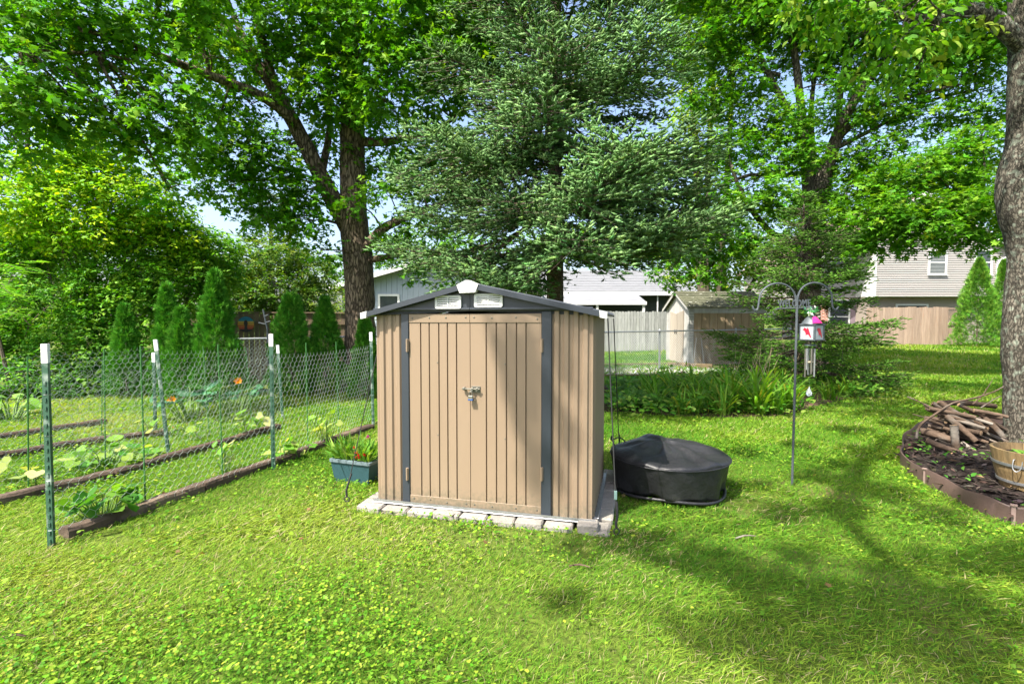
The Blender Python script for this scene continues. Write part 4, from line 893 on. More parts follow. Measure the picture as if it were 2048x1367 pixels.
# ------------------------------------------------------------------ garden bed behind the fire pit
ARCH = ([(-.022, 0, 0), (.022, 0, 0), (-.026, .3, .03), (.026, .3, .03), (-.022, .62, -.02), (.022, .62, -.02), (-.014, .86, -.13), (.014, .86, -.13), (0, 1.0, -.3)],
        [(0, 1, 3), (0, 3, 2), (2, 3, 5), (2, 5, 4), (4, 5, 7), (4, 7, 6), (6, 7, 8)])
def daylily(px, py, n, ln, label, cols=[(.12, .29, .025), (.20, .36, .04), (.09, .23, .02), (.36, .36, .06)], w=[.4, .3, .24, .06], lean=.62):
    b = G(px, py); az = rng.uniform(0, 6.28, n); le = np.abs(rng.normal(lean, .3, n)); d = np.stack([np.cos(az) * le, np.sin(az) * le, np.ones(n)], 1)
    up = np.stack([-np.cos(az), -np.sin(az), le], 1) + rng.normal(0, .2, (n, 3))
    p = np.stack([rng.normal(0, .05, n), rng.normal(0, .05, n), np.zeros(n)], 1)
    V, T, C = scatter(ARCH, p, d, up, ln * rng.uniform(.5, 1.15, n), pal(n, cols, .14, w)); o = np_mesh('daylily_clump', V, T, LEAF, cols=C); o.location = b
    tag(o, label, 'plant', 'daylilies in the garden bed')
def zone(x, y): return ('directly behind the fire pit' if x < 1400 else 'midway between fire pit and iron pole' if x < 1500 else 'beside the iron pole') + (', front of the bed' if y > 815 else ', middle of the bed' if y > 796 else ', back of the bed')
for i in range(30):
    x = random.uniform(1290, 1600); yv = random.uniform(776, 832) ; daylily(x, yv, random.randint(34, 60), random.uniform(.45, .75), 'arching green daylily clump ' + zone(x, yv))
daylily(1520, 828, 70, .85, 'tall daylily clump with yellowing tips left of the iron pole')
daylily(1460, 822, 60, .8, 'wide daylily clump arching low at the front of the bed')
daylily(1345, 800, 46, .75, 'daylily clump with long pale arching leaves behind the fire pit')
for px, py, q in ((1690, 792, 'middle of three'), (1720, 782, 'farthest'), (1660, 800, 'nearest')): daylily(px, py, 45, .5, 'low daylily clump at the right end of the bed, ' + q)
WZ = lambda x, y: 'leafy green weed clump %s the broken log beside the shed' % ('in front of' if y > 800 else 'around' if x < 1270 else 'right of')
for i in range(22):
    x = random.uniform(1208, 1330); yv = random.uniform(772, 822)
    b = G(x, yv); n = 26; az = rng.uniform(0, 6.28, n); d = np.stack([np.cos(az), np.sin(az), rng.uniform(.3, 1.6, n)], 1)
    V, T, C = scatter(OVAL, rng.normal(0, .06, (n, 3)) * np.array([1, 1, .3]) + np.array([0, 0, .06]), d, np.tile([0, -.4, 1.], (n, 1)) + rng.normal(0, .4, (n, 3)), rng.uniform(.12, .3, n), pal(n, [(.12, .28, .06), (.18, .34, .08), (.08, .2, .04)], .14)); o = np_mesh('leafy_weed', V, T, LEAF, cols=C); o.location = b
    tag(o, WZ(x, yv), 'plant', 'leafy weeds beside the shed')
GV = 'low leafy plant filling the garden bed between daylilies'
GC = []
for i in range(85):
    x = random.uniform(1215, 1750); yv = random.uniform(756, 830 if x < 1600 else 800)
    b = G(x, yv); n = 60; pos = rng.normal(0, .17, (n, 3)) * np.array([1.2, 1.2, .5]); pos[:, 2] = np.abs(pos[:, 2]) * 1.6 + .03; d = rng.normal(0, 1, (n, 3)); d[:, 2] = np.abs(d[:, 2]) * .4
    V, T, C = scatter(OVAL, pos, d, np.tile([0, -.3, 1.], (n, 1)) + rng.normal(0, .4, (n, 3)), rng.uniform(.06, .14, n), pal(n, [(.08, .24, .02), (.14, .31, .03), (.25, .38, .06)], .14, [.45, .35, .2])); GC.append((V + np.array(b), T, C))
V, T, C = join(GC); tag(np_mesh('bed_ground_cover', V, T, LEAF, cols=C), GV, 'ground cover', kind='stuff')
SB = 'dense dark green shrub under the small spruce'
for px, py, r, SB in ((1540, 770, .5, 'dense dark shrub left of the iron pole, before the chain link'), (1590, 765, .55, 'dense dark shrub right behind the iron pole'), (1640, 768, .5, 'dense dark shrub under the right side of the small spruce'), (1480, 768, .45, 'dense dark shrub below the tan garden shed'), (1680, 770, .4, 'dense dark shrub rightmost behind the bed')):
    b = G(px, py); pos, out = sprays([(Vector((0, 0, .3)), (r, r, .36))], 130, gap=-3); V, T, C = leafy(pos, out, 6, .2, OVAL, .085, [(.035, .12, .02), (.05, .16, .025), (.08, .2, .03)]); o = np_mesh('low_shrub', V, T, LEAF, cols=C); o.location = b; tag(o, SB, 'shrub', 'low shrubs behind the bed')
DRY = mat('dry_stalk', (.42, .33, .20), (.30, .23, .14), rough=.8, scale=20)
for i in range(11):
    x = random.uniform(1440, 1570); b = G(x, random.uniform(778, 800)); mb = MB(); tp_ = b + Vector((random.uniform(.1, .5), random.uniform(-.1, .1), random.uniform(.7, 1.1))); mid = b.lerp(tp_, .55)
    mb.tube([b, mid + Vector((.03, 0, 0)), tp_], [.006, .005, .003], 5, sub=2); mb.tube([mid, mid + Vector((-.06, 0, .18))], [.004, .002], 4); tag(mb.build('dry_stalk', DRY), 'dry tan flower stalk leaning over the daylilies', 'stalk', 'dry stalks in the bed')
# logs and timbers around the gravel strip
def beam(a, b, w, h, m, label, name='landscape_timber', z=0.):
    a, b = Vector(a), Vector(b); d = (b - a).normalized(); n = Vector((-d.y, d.x, 0)).normalized(); mb = MB(); k = 6; vs = []
    for i in range(k + 1):
        c = a.lerp(b, i / k)
        for q, zz in ((-w, 0), (w, 0), (w, h * .8), (w * .8, h), (-w * .8, h), (-w, h * .8)): vs.append(c + n * (q * random.uniform(.94, 1.04)) + Vector((0, 0, z + zz * random.uniform(.94, 1.04))))
    mb.add(vs, [(i * 6 + j, i * 6 + (j + 1) % 6, i * 6 + 6 + (j + 1) % 6, i * 6 + 6 + j) for i in range(k) for j in range(6)] + [tuple(range(6)), tuple(k * 6 + j for j in range(5, -1, -1))])
    tag(mb.build(name, m), label, 'timber')
OLDW = mat('old_mossy_timber', (.17, .12, .065), (.09, .07, .04), rough=.95, scale=5, bump=.6, bscale=20, c3=(.09, .11, .04), s3=2.5, f3=(.5, .7), rand=.15)
beam(G(1150, 733), G(1335, 731), .06, .1, OLDW, 'long mossy timber edging the neighbour lawn behind the gravel strip')
beam(G(1336, 733), G(1425, 738), .06, .16, OLDW, 'mossy timber in front of the neighbour garden shed door')
beam(G(1426, 738), G(1520, 738), .06, .1, OLDW, 'brown timber below the tan shed panels')
beam(G(1310, 790), G(1366, 750), .05, .12, OLDW, 'dark timber slanting from the bed to the gravel strip')
beam(G(1150, 753), G(1345, 752), .05, .06, OLDW, 'low timber at the front edge of the gravel strip')
log(P(1226, 786, 10.2), P(1264, 770, 10.8), .09, 'broken light brown log lying in the bed beside the shed', 'garden_log')
log(P(1196, 786, 9.6), P(1222, 772, 10), .07, 'short dark log end peeking out behind the shed', 'garden_log')
GRAV = [G(1140, 751), G(1345, 751), G(1500, 748), G(1530, 738), G(1400, 736), G(1140, 733)]
sheet('gravel_strip', GRAV, .012, mat('gravel_base', (.30, .28, .26), (.16, .15, .14), rough=1, scale=40, bump=.6, bscale=80))
n = 3200; x = rng.uniform(1.8, 9., n); y = rng.uniform(13, 16.5, n); k_ = pip(x, y, GRAV); x, y = x[k_], y[k_]; n = len(x)
PEB = ([(1, 0, 0), (-1, 0, 0), (0, 1, 0), (0, -1, 0), (0, 0, .8), (0, 0, -.5)], [(0, 2, 4), (2, 1, 4), (1, 3, 4), (3, 0, 4), (2, 0, 5), (1, 2, 5), (3, 1, 5), (0, 3, 5)])
V, T, C = scatter(PEB, np.stack([x, y, np.full(n, .02)], 1), rng.normal(0, 1, (n, 3)) * np.array([1, 1, .2]), np.tile([0, 0, 1.], (n, 1)) + rng.normal(0, .3, (n, 3)), rng.uniform(.015, .035, n), pal(n, [(.42, .40, .38), (.28, .26, .25), (.55, .53, .5)], .2))
tag(np_mesh('gravel', V, T, MATS['chip_surface'], cols=C), 'pale gravel strip between the old timbers', 'gravel', kind='stuff')

# ------------------------------------------------------------------ chain-link fence
def CL(x): return 10.5 + .433 * (x + 5.7)
def clz(x): return 1.12 + .10 * (x + 5.7) / 15
cl = thing('chain_link_fence', 'galvanised chain link fence crossing behind the shed and spruce', 'fence', (-6.5, CL(-6.5), 0))
mb = MB(); mb.tube([(-7.2, CL(-7.2), clz(-7.2)), (10., CL(10.), clz(10))], .021, 8); mb.build('top_rail', GALV, cl)
for x in (-6.9, -5.2, -2.6, .6, P(1318, 700, 15.0).x, 7.4, 9.9):
    yy = CL(x); mb = MB(); mb.tube([(x, yy + .03, -.05), (x, yy + .03, clz(x) + .03)], .03, 10); mb.lathe((x, yy + .03, clz(x) + .03), [(.034, 0), (.03, .02), (.012, .035)], 10); mb.build('post', GALV, cl, smooth='auto')
mb = MB(); st = .082; x0, x1, h = -7.2, 10., 1.1; L = (x1 - x0) * math.hypot(1, .433)
def onf(s, z): x = x0 + s / math.hypot(1, .433); return Vector((x, CL(x) - .03, z + .03))
k = 0; s = -h
while s < L:
    for dr in (1, -1):
        a, b = (s, 0.), (s + h, h)
        if a[0] < 0: a = (0., -s)
        if b[0] > L: b = (L, L - s)
        if dr < 0: a, b = (a[0], h - a[1]), (b[0], h - b[1])
        p, q = onf(*a), onf(*b); t = (q - p)
        if t.length > .05: mb.tube([p, q], .0018, 3, caps=False)
    s += st
mb.build('wire_mesh', WIRE, cl, fixn=False)

# ------------------------------------------------------------------ board fences
def board_fence(label, a, b, h, m, z=0., w=.138, gap=.006, rails=True, dog=True, jag=.01, name='board_fence', th=.02, rail_front=False, cap=False):
    a, b = Vector(a), Vector(b); L = (b - a).length; d = (b - a) / L; n = Vector((-d.y, d.x, 0)); rz = math.atan2(d.y, d.x)
    t = thing(name, label, 'fence', (a.x, a.y, z), rz); k = int(L / w); w = L / k; proto = []
    for v in range(3):
        mb = MB(); e = .03 if dog else .0; hh = h + (v - 1) * jag
        poly = [(gap / 2, 0, .03), (w - gap / 2, 0, .03), (w - gap / 2, 0, hh - e), (w - gap / 2 - e, 0, hh), (gap / 2 + e, 0, hh), (gap / 2, 0, hh - e)] if dog else [(gap / 2, 0, .03), (w - gap / 2, 0, .03), (w - gap / 2, 0, hh), (gap / 2, 0, hh + random.uniform(-.004, .004))]
        mb.prism(poly, (0, th, 0)); o = mb.build('board', m, t, False); proto.append(o)
    for i in range(k):
        v = random.randrange(3); loc = (i * w, random.uniform(-.004, .004), random.uniform(-.006, .006))
        if i < 3: proto[i].location = (i * w, 0, 0)
        else: part_copy(proto[v], loc, t)
    yy = -.045 if rail_front else th + .006
    for zz in (.35, h - .3):
        mb = MB(); mb.box(0, L, yy, yy + .038, zz, zz + .085); mb.build('rail', m, t, False)
    for i in range(int(L / 2.4) + 1):
        mb = MB(); x = min(i * 2.4, L - .09); mb.box(x, x + .09, th + .046, th + .136, -.05, h - .05); mb.build('post', m, t, False)
    if cap:
        mb = MB(); mb.box(-.02, L + .02, -.05, .06, h + .012, h + .04); mb.build('cap_board', m, t, False)
    return t
GREYB = mat('white_grey_boards', (.33, .34, .335), (.21, .22, .215), rough=.85, scale=3, stretch=(6, 6, .7), rand=.22, c3=(.26, .27, .25), s3=1.6, f3=(.55, .8), bump=.2, bscale=14)
BROWNB = mat('brown_fence_boards', (.24, .17, .11), (.15, .105, .07), rough=.9, scale=3, stretch=(7, 7, .6), rand=.2, c3=(.10, .10, .07), s3=2, f3=(.5, .75), bump=.3, bscale=16)
CEDAR = mat('weathered_cedar', (.37, .275, .21), (.25, .18, .135), rough=.85, scale=2.5, stretch=(7, 7, .5), rand=.14, c3=(.30, .17, .10), s3=3.5, f3=(.62, .72), bump=.2, bscale=14)
zf = 1.5 - (705 - 641) / F * 21.5
a, b = P(1120, 705, 21.5), P(1345, 705, 21.5); board_fence('whitish weathered board fence behind the mossy garden shed', a, b, 1.82, GREYB, z=zf, w=.133, gap=.012, jag=.015)
a, b = P(455, 700, 11.9), P(541, 700, 12.4); board_fence('brown wooden fence panel carrying the round sunset disc', a, b, 1.69, BROWNB, w=.115, gap=.008, dog=False, rail_front=True, cap=True)
a, b = P(547, 700, 13.1), P(700, 700, 13.6); board_fence('brown wooden fence panel behind the pointed hedge trees', a, b, 1.70, BROWNB, w=.115, gap=.008, dog=False, rail_front=True, cap=True)
a, b = P(330, 700, 12.6), P(450, 700, 12.9); board_fence('brown wooden fence panel hidden behind the tallest hedge tree', a, b, 1.70, BROWNB, w=.115, gap=.008, dog=False, rail_front=True, cap=True)
zf2 = 1.5 - (692 - 641) / F * 25
a, b = P(1735, 690, 25), P(1892, 690, 25); board_fence('weathered reddish cedar privacy fence in front of the neighbour house', a, b, 2.0, CEDAR, z=zf2, w=.14, gap=.005, dog=False, jag=.02)
# lattice end of the cedar fence
a = P(1893.5, 690, 25); lt = thing('lattice_fence', 'short cedar fence with lattice top beside the pointed cedar tree', 'fence', (a.x, 25.05, zf2))
LW = .75
for i in range(5):
    mb = MB(); mb.box(i * .15 + .003, i * .15 + .147, 0, .02, .03, 1.05); mb.build('board', CEDAR, lt, False)
mb = MB(); mb.box(-.03, LW, -.03, .04, 1.055, 1.12); mb.build('rail', CEDAR, lt, False)
mb = MB(); mb.box(-.03, LW, -.03, .04, 1.90, 1.97); mb.build('rail', CEDAR, lt, False)
for x in (-.035, LW):
    mb = MB(); mb.box(x, x + .07, -.04, .05, 0, 1.99); mb.build('post', CEDAR, lt, False)
for i in range(9):
    for sg in (1, -1):
        x = -.3 + i * .12; p = [(x, 1.12), (x + .78, 1.9)] if sg > 0 else [(x, 1.9), (x + .78, 1.12)]
        q = []
        for (xx, zz) in p: q.append((xx, zz))
        (xa, za), (xb, zb) = q
        def cl_(x_, z_, o_):
            if x_ < .036: f = (.036 - xa) / (xb - xa); return .036, za + (zb - za) * f
            if x_ > LW - .001: f = (LW - .001 - xa) / (xb - xa); return LW - .001, za + (zb - za) * f
            return x_, z_
        A, B_ = cl_(xa, za, 0), cl_(xb, zb, 0)
        if B_[0] - A[0] < .05: continue
        dx = Vector((B_[0] - A[0], 0, B_[1] - A[1])); c = Vector(((A[0] + B_[0]) / 2, .0 + .008 * sg, (A[1] + B_[1]) / 2)); u = dx.normalized()
        mb = MB(); mb.obox(c, dx / 2, (0, .0035, 0), Vector((-u.z, 0, u.x)) * .018); mb.build('slat', CEDAR, lt, False)
# painted disc on the fence
dc = P(492, 648, 11.88); dk = thing('sunset_disc', 'round metal wall disc with blue to red sunset stripes', 'wall art', dc, math.radians(10)); R_ = .185
strip = [((.02, .22, .36), .66, .99), ((.03, .30, .42), .42, .62), ((.62, .42, .08), .2, .38), ((.66, .36, .04), .0, .16), ((.62, .24, .03), -.2, -.04), ((.55, .13, .03), -.42, -.24), ((.45, .07, .03), -.64, -.46)]
for i, (c, z0, z1) in enumerate(strip):
    pts = [(math.sqrt(1 - z * z) * R_, -.012, z * R_) for z in (z0, (z0 + z1) / 2, z1)]; mb = MB(); mb.prism(pts + [(-x, y, z) for x, y, z in reversed(pts)], (0, .006, 0)); mb.build('stripe', mat('disc_paint_%d' % i, c, rough=.5), dk, False)
DKB = mat('dark_metal_art', (.035, .03, .025), rough=.6)
mb = MB(); mb.lathe((0, 0, 0), [(R_ + .006, 0), (R_ + .006, .004), (.01, .004)], 32, caps=True); mb.v = [(x, .001 - z, y) for x, y, z in mb.v]; mb.build('backplate', DKB, dk, False)
mb = MB(); mb.prism([(-.035, -.018, .07), (-.015, -.018, .1), (.02, -.018, .1), (.04, -.018, .06), (.045, -.018, .0), (.03, -.018, -.05), (.04, -.018, -.12), (.1, -.018, -.14), (.15, -.018, -.16), (-.15, -.018, -.16), (-.1, -.018, -.135), (-.035, -.018, -.12), (-.025, -.018, -.04), (-.045, -.018, 0)], (0, .004, 0)); mb.build('silhouette', DKB, dk, False)
gp_ = G(538, 790); pst = thing('hardware_post', 'dark metal post with brackets rising right of the sunset disc', 'post', gp_); mb = MB(); mb.tube([gp_, P(535, 660, gp_.y), P(526, 618, gp_.y)], .016, 6); mb.build('upright', IRON, pst)
for py, dx in ((645, 12), (648, -12), (632, 8)):
    mb = MB(); c = P(530, py, gp_.y); mb.tube([c, c + Vector((dx * .01, -.02, .03))], .012, 6); mb.build('bracket', IRON, pst)

# ------------------------------------------------------------------ neighbour's garden shed
c0 = Vector((P(1377, 730, 16.2).x, 16.2, 0)); ang = math.radians(4)
ns = thing('garden_shed', 'weathered tan garden shed with mossy shingle roof beyond the fence', 'shed', c0, ang)
SIDE = mat('tan_plywood', (.30, .215, .13), (.24, .17, .10), rough=.8, scale=3, stretch=(4, 4, .6), rand=.1, c3=(.30, .26, .20), s3=2, f3=(.55, .8))
WHTW = mat('peeling_white_boards', (.42, .41, .39), (.31, .30, .285), rough=.85, scale=4, stretch=(4, 4, .5), rand=.12, c3=(.33, .31, .28), s3=3, f3=(.55, .75))
GW, GD, GH, GP = 2.6, 1.9, 1.98, 2.5
for i in range(9):
    mb = MB(); mb.bevbox(.16 + i * .27 + .004, .16 + (i + 1) * .27 - .006, 0, .03, .04, GH, .005); mb.build('wall_panel', SIDE, ns, False)
mb = MB(); mb.box(.02, GW, .032, .06, .03, GH - .003); mb.build('wall_backing', DARKV, ns, False)
for i in range(22):
    for x0, yy in ((-.012, -.012), (-.012, GD - .14)):
        mb = MB(); mb.box(x0, x0 + .165, yy, yy + .15, .02 + i * .09, .02 + i * .09 + .084); mb.build('corner_block', WHTW, ns, False)
mb = MB(); mb.box(.155, GW, -.012, -.002, GH - .22, GH - .004); mb.build('fascia', WHTW, ns, False)
for x in (.75, 1.35):
    mb = MB(); mb.tube([(x + .035 * math.cos(a), -.02, GH - .1 + .05 * math.sin(a)) for a in [i * math.pi / 5 for i in range(11)]], .008, 5, caps=False); mb.build('hook', WHTW, ns, False)
k = 12
for i in range(k):
    a0, a1 = .14 + i * (GD - .28) / k, .14 + (i + 1) * (GD - .28) / k - .004; yc = (a0 + a1) / 2; top = GH + (GP - GH) * (1 - abs(yc - GD / 2) / (GD / 2)) - .03
    mb = MB(); mb.box(.0, .025, a0, a1, .03, top); mb.build('gable_board', WHTW, ns, False)
GREYW = mat('grey_weathered_door', (.36, .31, .25), (.26, .22, .18), rough=.9, scale=3, stretch=(4, 4, .5), rand=.15)
for y0 in (.40, .955):
    mb = MB(); mb.prism([(-.012, y0, .08), (-.012, y0 + .54, .08), (-.012, y0 + .54, 1.75 if y0 < .5 else 1.85), (-.012, y0, 1.85 if y0 < .5 else 1.75)], (-.03, 0, 0)); dd = mb.build('door', GREYW, ns, False)
    mb = MB(); mb.tube([(-.06, y0 + (.06 if y0 > .9 else .48), 1.05), (-.08, y0 + (.06 if y0 > .9 else .48), 1.12), (-.06, y0 + (.06 if y0 > .9 else .48), 1.2)], .012, 6); mb.build('handle', ROPE, dd, False)
SHG = mat('mossy_shingle', (.115, .115, .075), (.06, .065, .035), rough=.95, scale=6, rand=.2, c3=(.40, .40, .34), s3=9, f3=(.62, .7), bump=.6, bscale=20)
for sgn in (0, 1):
    for i in range(9):
        f0, f1 = i / 9, (i + 1.15) / 9
        def rp(f, lift=0):
            yy = -.14 + (GD / 2 + .14) * f; zz = GH - .05 + (GP + .02 - GH + .05) * f; return (yy if sgn == 0 else GD - yy), zz + lift
        (ya, za), (yb, zb) = rp(f0, .022), rp(min(f1, 1.01), .004); mb = MB(); mb.prism([(-.14, ya, za), (-.14, yb, zb), (-.14, yb, zb + .012), (-.14, ya, za + .014)], (GW + .28, 0, 0)); mb.build('shingle_course', SHG, ns, False)
for s_ in (0, 1):
    mb = MB(); A = (-.13, -.15 if s_ == 0 else GD + .15, GH - .06); B_ = (-.13, GD / 2, GP + .02); mb.prism([A, B_, (B_[0], B_[1], B_[2] - .09), (A[0], A[1], A[2] - .09)], (.02, 0, 0)); mb.build('rake_board', WHTW, ns, False)
for px, lb in ((1393, 'pale wooden pole leaning on the tan panels nearest the shed corner'), (1402, 'pale wooden pole leaning on the tan panels right of the first')):
    b = G(px + (-8 if px < 1400 else 6), 733); mb = MB(); mb.tube([b + Vector((0, -.05, 0)), P(px, 675, 16.15)], [.014, .011], 6); tag(mb.build('leaning_pole', WHTW), lb, 'pole')

# ------------------------------------------------------------------ low house behind
ROOFG = mat('grey_shingle', (.20, .205, .22), (.135, .14, .15), rough=.9, scale=2.2, stretch=(1, 6, 6), bump=.4, bscale=14, rand=.05)
BLUEW = mat('blue_grey_siding', (.30, .345, .40), (.27, .315, .37), rough=.7, scale=2)
FASC = mat('white_trim', (.62, .62, .61), (.57, .57, .56), rough=.6, scale=3)
GLASS = mat('window_glass', (.05, .06, .07), (.035, .042, .05), rough=.08, spec=.6, scale=2)
HY_ = 24.
lh = thing('low_house', 'low blue grey house with pale grey shingle roof behind the trees', 'house', (0, HY_, 0))
def hx(px, Y=HY_): return P(px, 641, Y).x
def hz(py, Y=HY_): return P(1024, py, Y).z
xl, xr, xp = hx(688), hx(1052), hx(870); ze = hz(580); zpk = ze + (hx(870) - hx(652)) * .30
for i in range(34):
    w = (xr - xl) / 34; a, b = xl + i * w, xl + (i + 1) * w - .012; xc = (a + b) / 2; zt = zpk - .05 - abs(xc - xp) * .30
    mb = MB(); mb.box(a, b, HY_, HY_ + .03, hz(603), zt); mb.build('siding_board', BLUEW, lh)
for i in range(11):
    z0 = .05 + i * (hz(603) - .05) / 11; mb = MB(); mb.prism([(xl, HY_ - .014, z0), (xl, HY_ + .03, z0), (xl, HY_ + .03, z0 + .215), (xl, HY_ + .002, z0 + .215)], (xr - xl, 0, 0)); mb.build('siding_board', BLUEW, lh)
mb = MB(); mb.box(xl - .1, xr + .1, HY_ + .035, HY_ + 8, 0, ze); mb.build('wall_core', BLUEW, lh)
for s_, xe in ((-1, hx(652)), (1, hx(1092))):
    mb = MB(); mb.prism([(xe, HY_ - .6, ze), (xp, HY_ - .6, zpk), (xp, HY_ - .6, zpk - .2), (xe, HY_ - .6, ze - .14)], (0, 9, 0)); mb.build('roof_slope', ROOFG, lh)
    mb = MB(); mb.prism([(xe, HY_ - .62, ze + .02), (xp, HY_ - .62, zpk + .02), (xp, HY_ - .62, zpk - .24), (xe, HY_ - .62, ze - .16)], (0, .018, 0)); mb.build('rake_board', FASC, lh)
    mb = MB(); mb.prism([(xe, HY_ - .6, ze - .145), (xl if s_ < 0 else xr, HY_ - .6, ze - .145 + .02), (xl if s_ < 0 else xr, HY_ - .02, ze - .145), (xe, HY_ + 2, ze - .15)], (0, 0, -.02)); mb.build('soffit', FASC, lh)
def window(par, x0, x1, z0, z1, Y, fr=.09, mid=True, blinds=False, shut=None):
    mb = MB()
    for a, b, c, d in ((x0, x1, z0, z0 + fr), (x0, x1, z1 - fr, z1), (x0, x0 + fr, z0 + fr, z1 - fr), (x1 - fr, x1, z0 + fr, z1 - fr)): mb.box(a, b, Y - .05, Y + .02, c, d)
    if mid: mb.box(x0 + fr, x1 - fr, Y - .03, Y + .02, (z0 + z1) / 2 - .03, (z0 + z1) / 2 + .03)
    w = mb.build('window', FASC, par)
    mb = MB(); mb.box(x0 + fr, x1 - fr, Y - .012, Y - .004, z0 + fr, z1 - fr); mb.build('pane', GLASS, w)
    if blinds:
        k = 16
        for i in range(k):
            z = z0 + fr + (i + .5) * (z1 - z0 - 2 * fr) / k; mb = MB(); mb.box(x0 + fr + .02, x1 - fr - .02, Y - .016, Y - .0135, z, z + .022); mb.build('blind_slat', mat('blind', (.40, .42, .40), rough=.6), w)
    mb = MB(); mb.box(x0 - .03, x1 + .03, Y - .09, Y - .052, z0 - .03, z0 + .03); mb.build('sill', FASC, w)
    if shut:
        for a, b in shut: mb = MB(); mb.box(a, b, Y - .045, Y - .002, z0, z1); mb.build('shutter', mat('mauve_shutter', (.22, .17, .20), rough=.6), par)
window(lh, hx(757), hx(800), hz(612) - .9, hz(588), HY_ - .02, fr=.1, mid=False)
RY = 27.
mb = MB(); za, zb = hz(583, RY), hz(541, RY + 4)
A = [(hx(1030, RY), RY, za), (hx(1397, RY), RY, za), (hx(1352, RY + 4), RY + 4, zb), (hx(1030, RY + 4), RY + 4, zb)]
mb.prism(A, (0, 0, -.12)); mb.build('main_roof', ROOFG, lh)
for i in range(13):
    f0, f1 = i / 13, (i + 1) / 13; L = lambda f, lift: [Vector(A[0]).lerp(Vector(A[3]), f) + Vector((0, 0, lift)), Vector(A[1]).lerp(Vector(A[2]), f) + Vector((0, 0, lift))]
    p, q = L(f0, .03), L(f1, .006); mb = MB(); mb.prism([p[0], p[1], q[1], q[0]], (0, .0, .014)); mb.build('shingle_course', ROOFG, lh)
mb = MB(); mb.box(hx(1030, RY), hx(1399, RY), RY - .05, RY - .005, za - .2, za + .01); mb.build('gutter', FASC, lh)
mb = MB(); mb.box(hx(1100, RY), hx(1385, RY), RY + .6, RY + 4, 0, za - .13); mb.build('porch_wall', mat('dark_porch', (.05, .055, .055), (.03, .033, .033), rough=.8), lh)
PY = 25.5; z1, z2 = hz(603, PY), hz(589, PY + 1.5)
mb = MB(); mb.prism([(hx(1085, PY), PY, z1), (hx(1292, PY), PY, z1), (hx(1275, PY + 1.5), PY + 1.5, z2), (hx(1085, PY + 1.5), PY + 1.5, z2)], (0, 0, -.08)); mb.build('porch_roof', ROOFG, lh)
mb = MB(); mb.box(hx(1085, PY), hx(1293, PY), PY - .03, PY - .004, z1 - .16, z1 + .01); mb.build('porch_fascia', FASC, lh)
for px in (1100, 1195, 1288):
    mb = MB(); mb.box(hx(px, PY) - .06, hx(px, PY) + .06, PY + .05, PY + .17, 0, z1 - .085); mb.build('porch_post', FASC, lh)
mb = MB(); mb.box(hx(1315, RY), hx(1317, RY), RY + .1, RY + .15, 0, za - .13); mb.build('porch_post', FASC, lh)

# ------------------------------------------------------------------ two-storey house on the right
TY = 27.
SID = mat('cream_lap_siding', (.34, .318, .30), (.315, .295, .278), rough=.6, scale=1.5, rand=.03)
TAUPE = mat('taupe_siding', (.30, .255, .215), (.27, .23, .195), rough=.65, scale=1.5, rand=.04)
th_ = thing('two_storey_house', 'two storey cream siding house with brick ground floor on the right', 'house', (hx(1745, TY), TY, .25))
bx0, bx1 = hx(1745, TY), hx(2006, TY); zb = hz(592, TY); ze = hz(497, TY); xpk = hx(1835, TY); LX = hx(1610, TY + 1.4); sl_ = .62
zpk = ze + (bx1 - xpk) * sl_
def gtop(x): return zpk - abs(x - xpk) * sl_
lap = .122; z = zb; i = 0
while z < zpk - .1:
    for xa, xb, Yw, m in ((bx0 + .12, bx1, TY, SID), (LX, bx0 - .001, TY + 1.4, SID)):
        a, b = xa, xb; zt = z + lap
        if zt > gtop(xb): b = xpk + (zpk - zt) / sl_
        if zt > gtop(xa) and xa < xpk: a = max(xa, xpk - (zpk - zt) / sl_)
        b = min(b, xb)
        if b - a > .1:
            mb = MB(); mb.prism([(a, Yw - .042, z), (a, Yw + .03, z), (a, Yw + .03, zt), (a, Yw - .002, zt)], (b - a, 0, 0)); mb.build('siding_board', m, th_)
    z += lap
mb = MB(); mb.box(bx0, bx0 + .118, TY - .034, TY + 1.39, zb - .0, ze - .1); mb.build('corner_trim', FASC, th_)
mb = MB(); mb.box(bx0 + .01, bx1 - .01, TY + .04, TY + 9, zb - .02, ze - .01); mb.build('upper_core', SID, th_)
mb = MB(); mb.box(bx0, bx1, TY - .0, TY + .6, zb - .035, zb - .004); mb.build('overhang_soffit', FASC, th_)
z = .25
while z < zb - .1:
    mb = MB(); zt = min(z + lap, zb - .04); mb.prism([(bx0, TY + .574, z), (bx0, TY + .63, z), (bx0, TY + .63, zt), (bx0, TY + .598, zt)], (bx1 - bx0, 0, 0)); mb.build('siding_board', TAUPE, th_); z += lap
mb = MB(); mb.box(bx0, bx1, TY + .64, TY + 9, .1, zb - .04); mb.build('lower_core', TAUPE, th_)
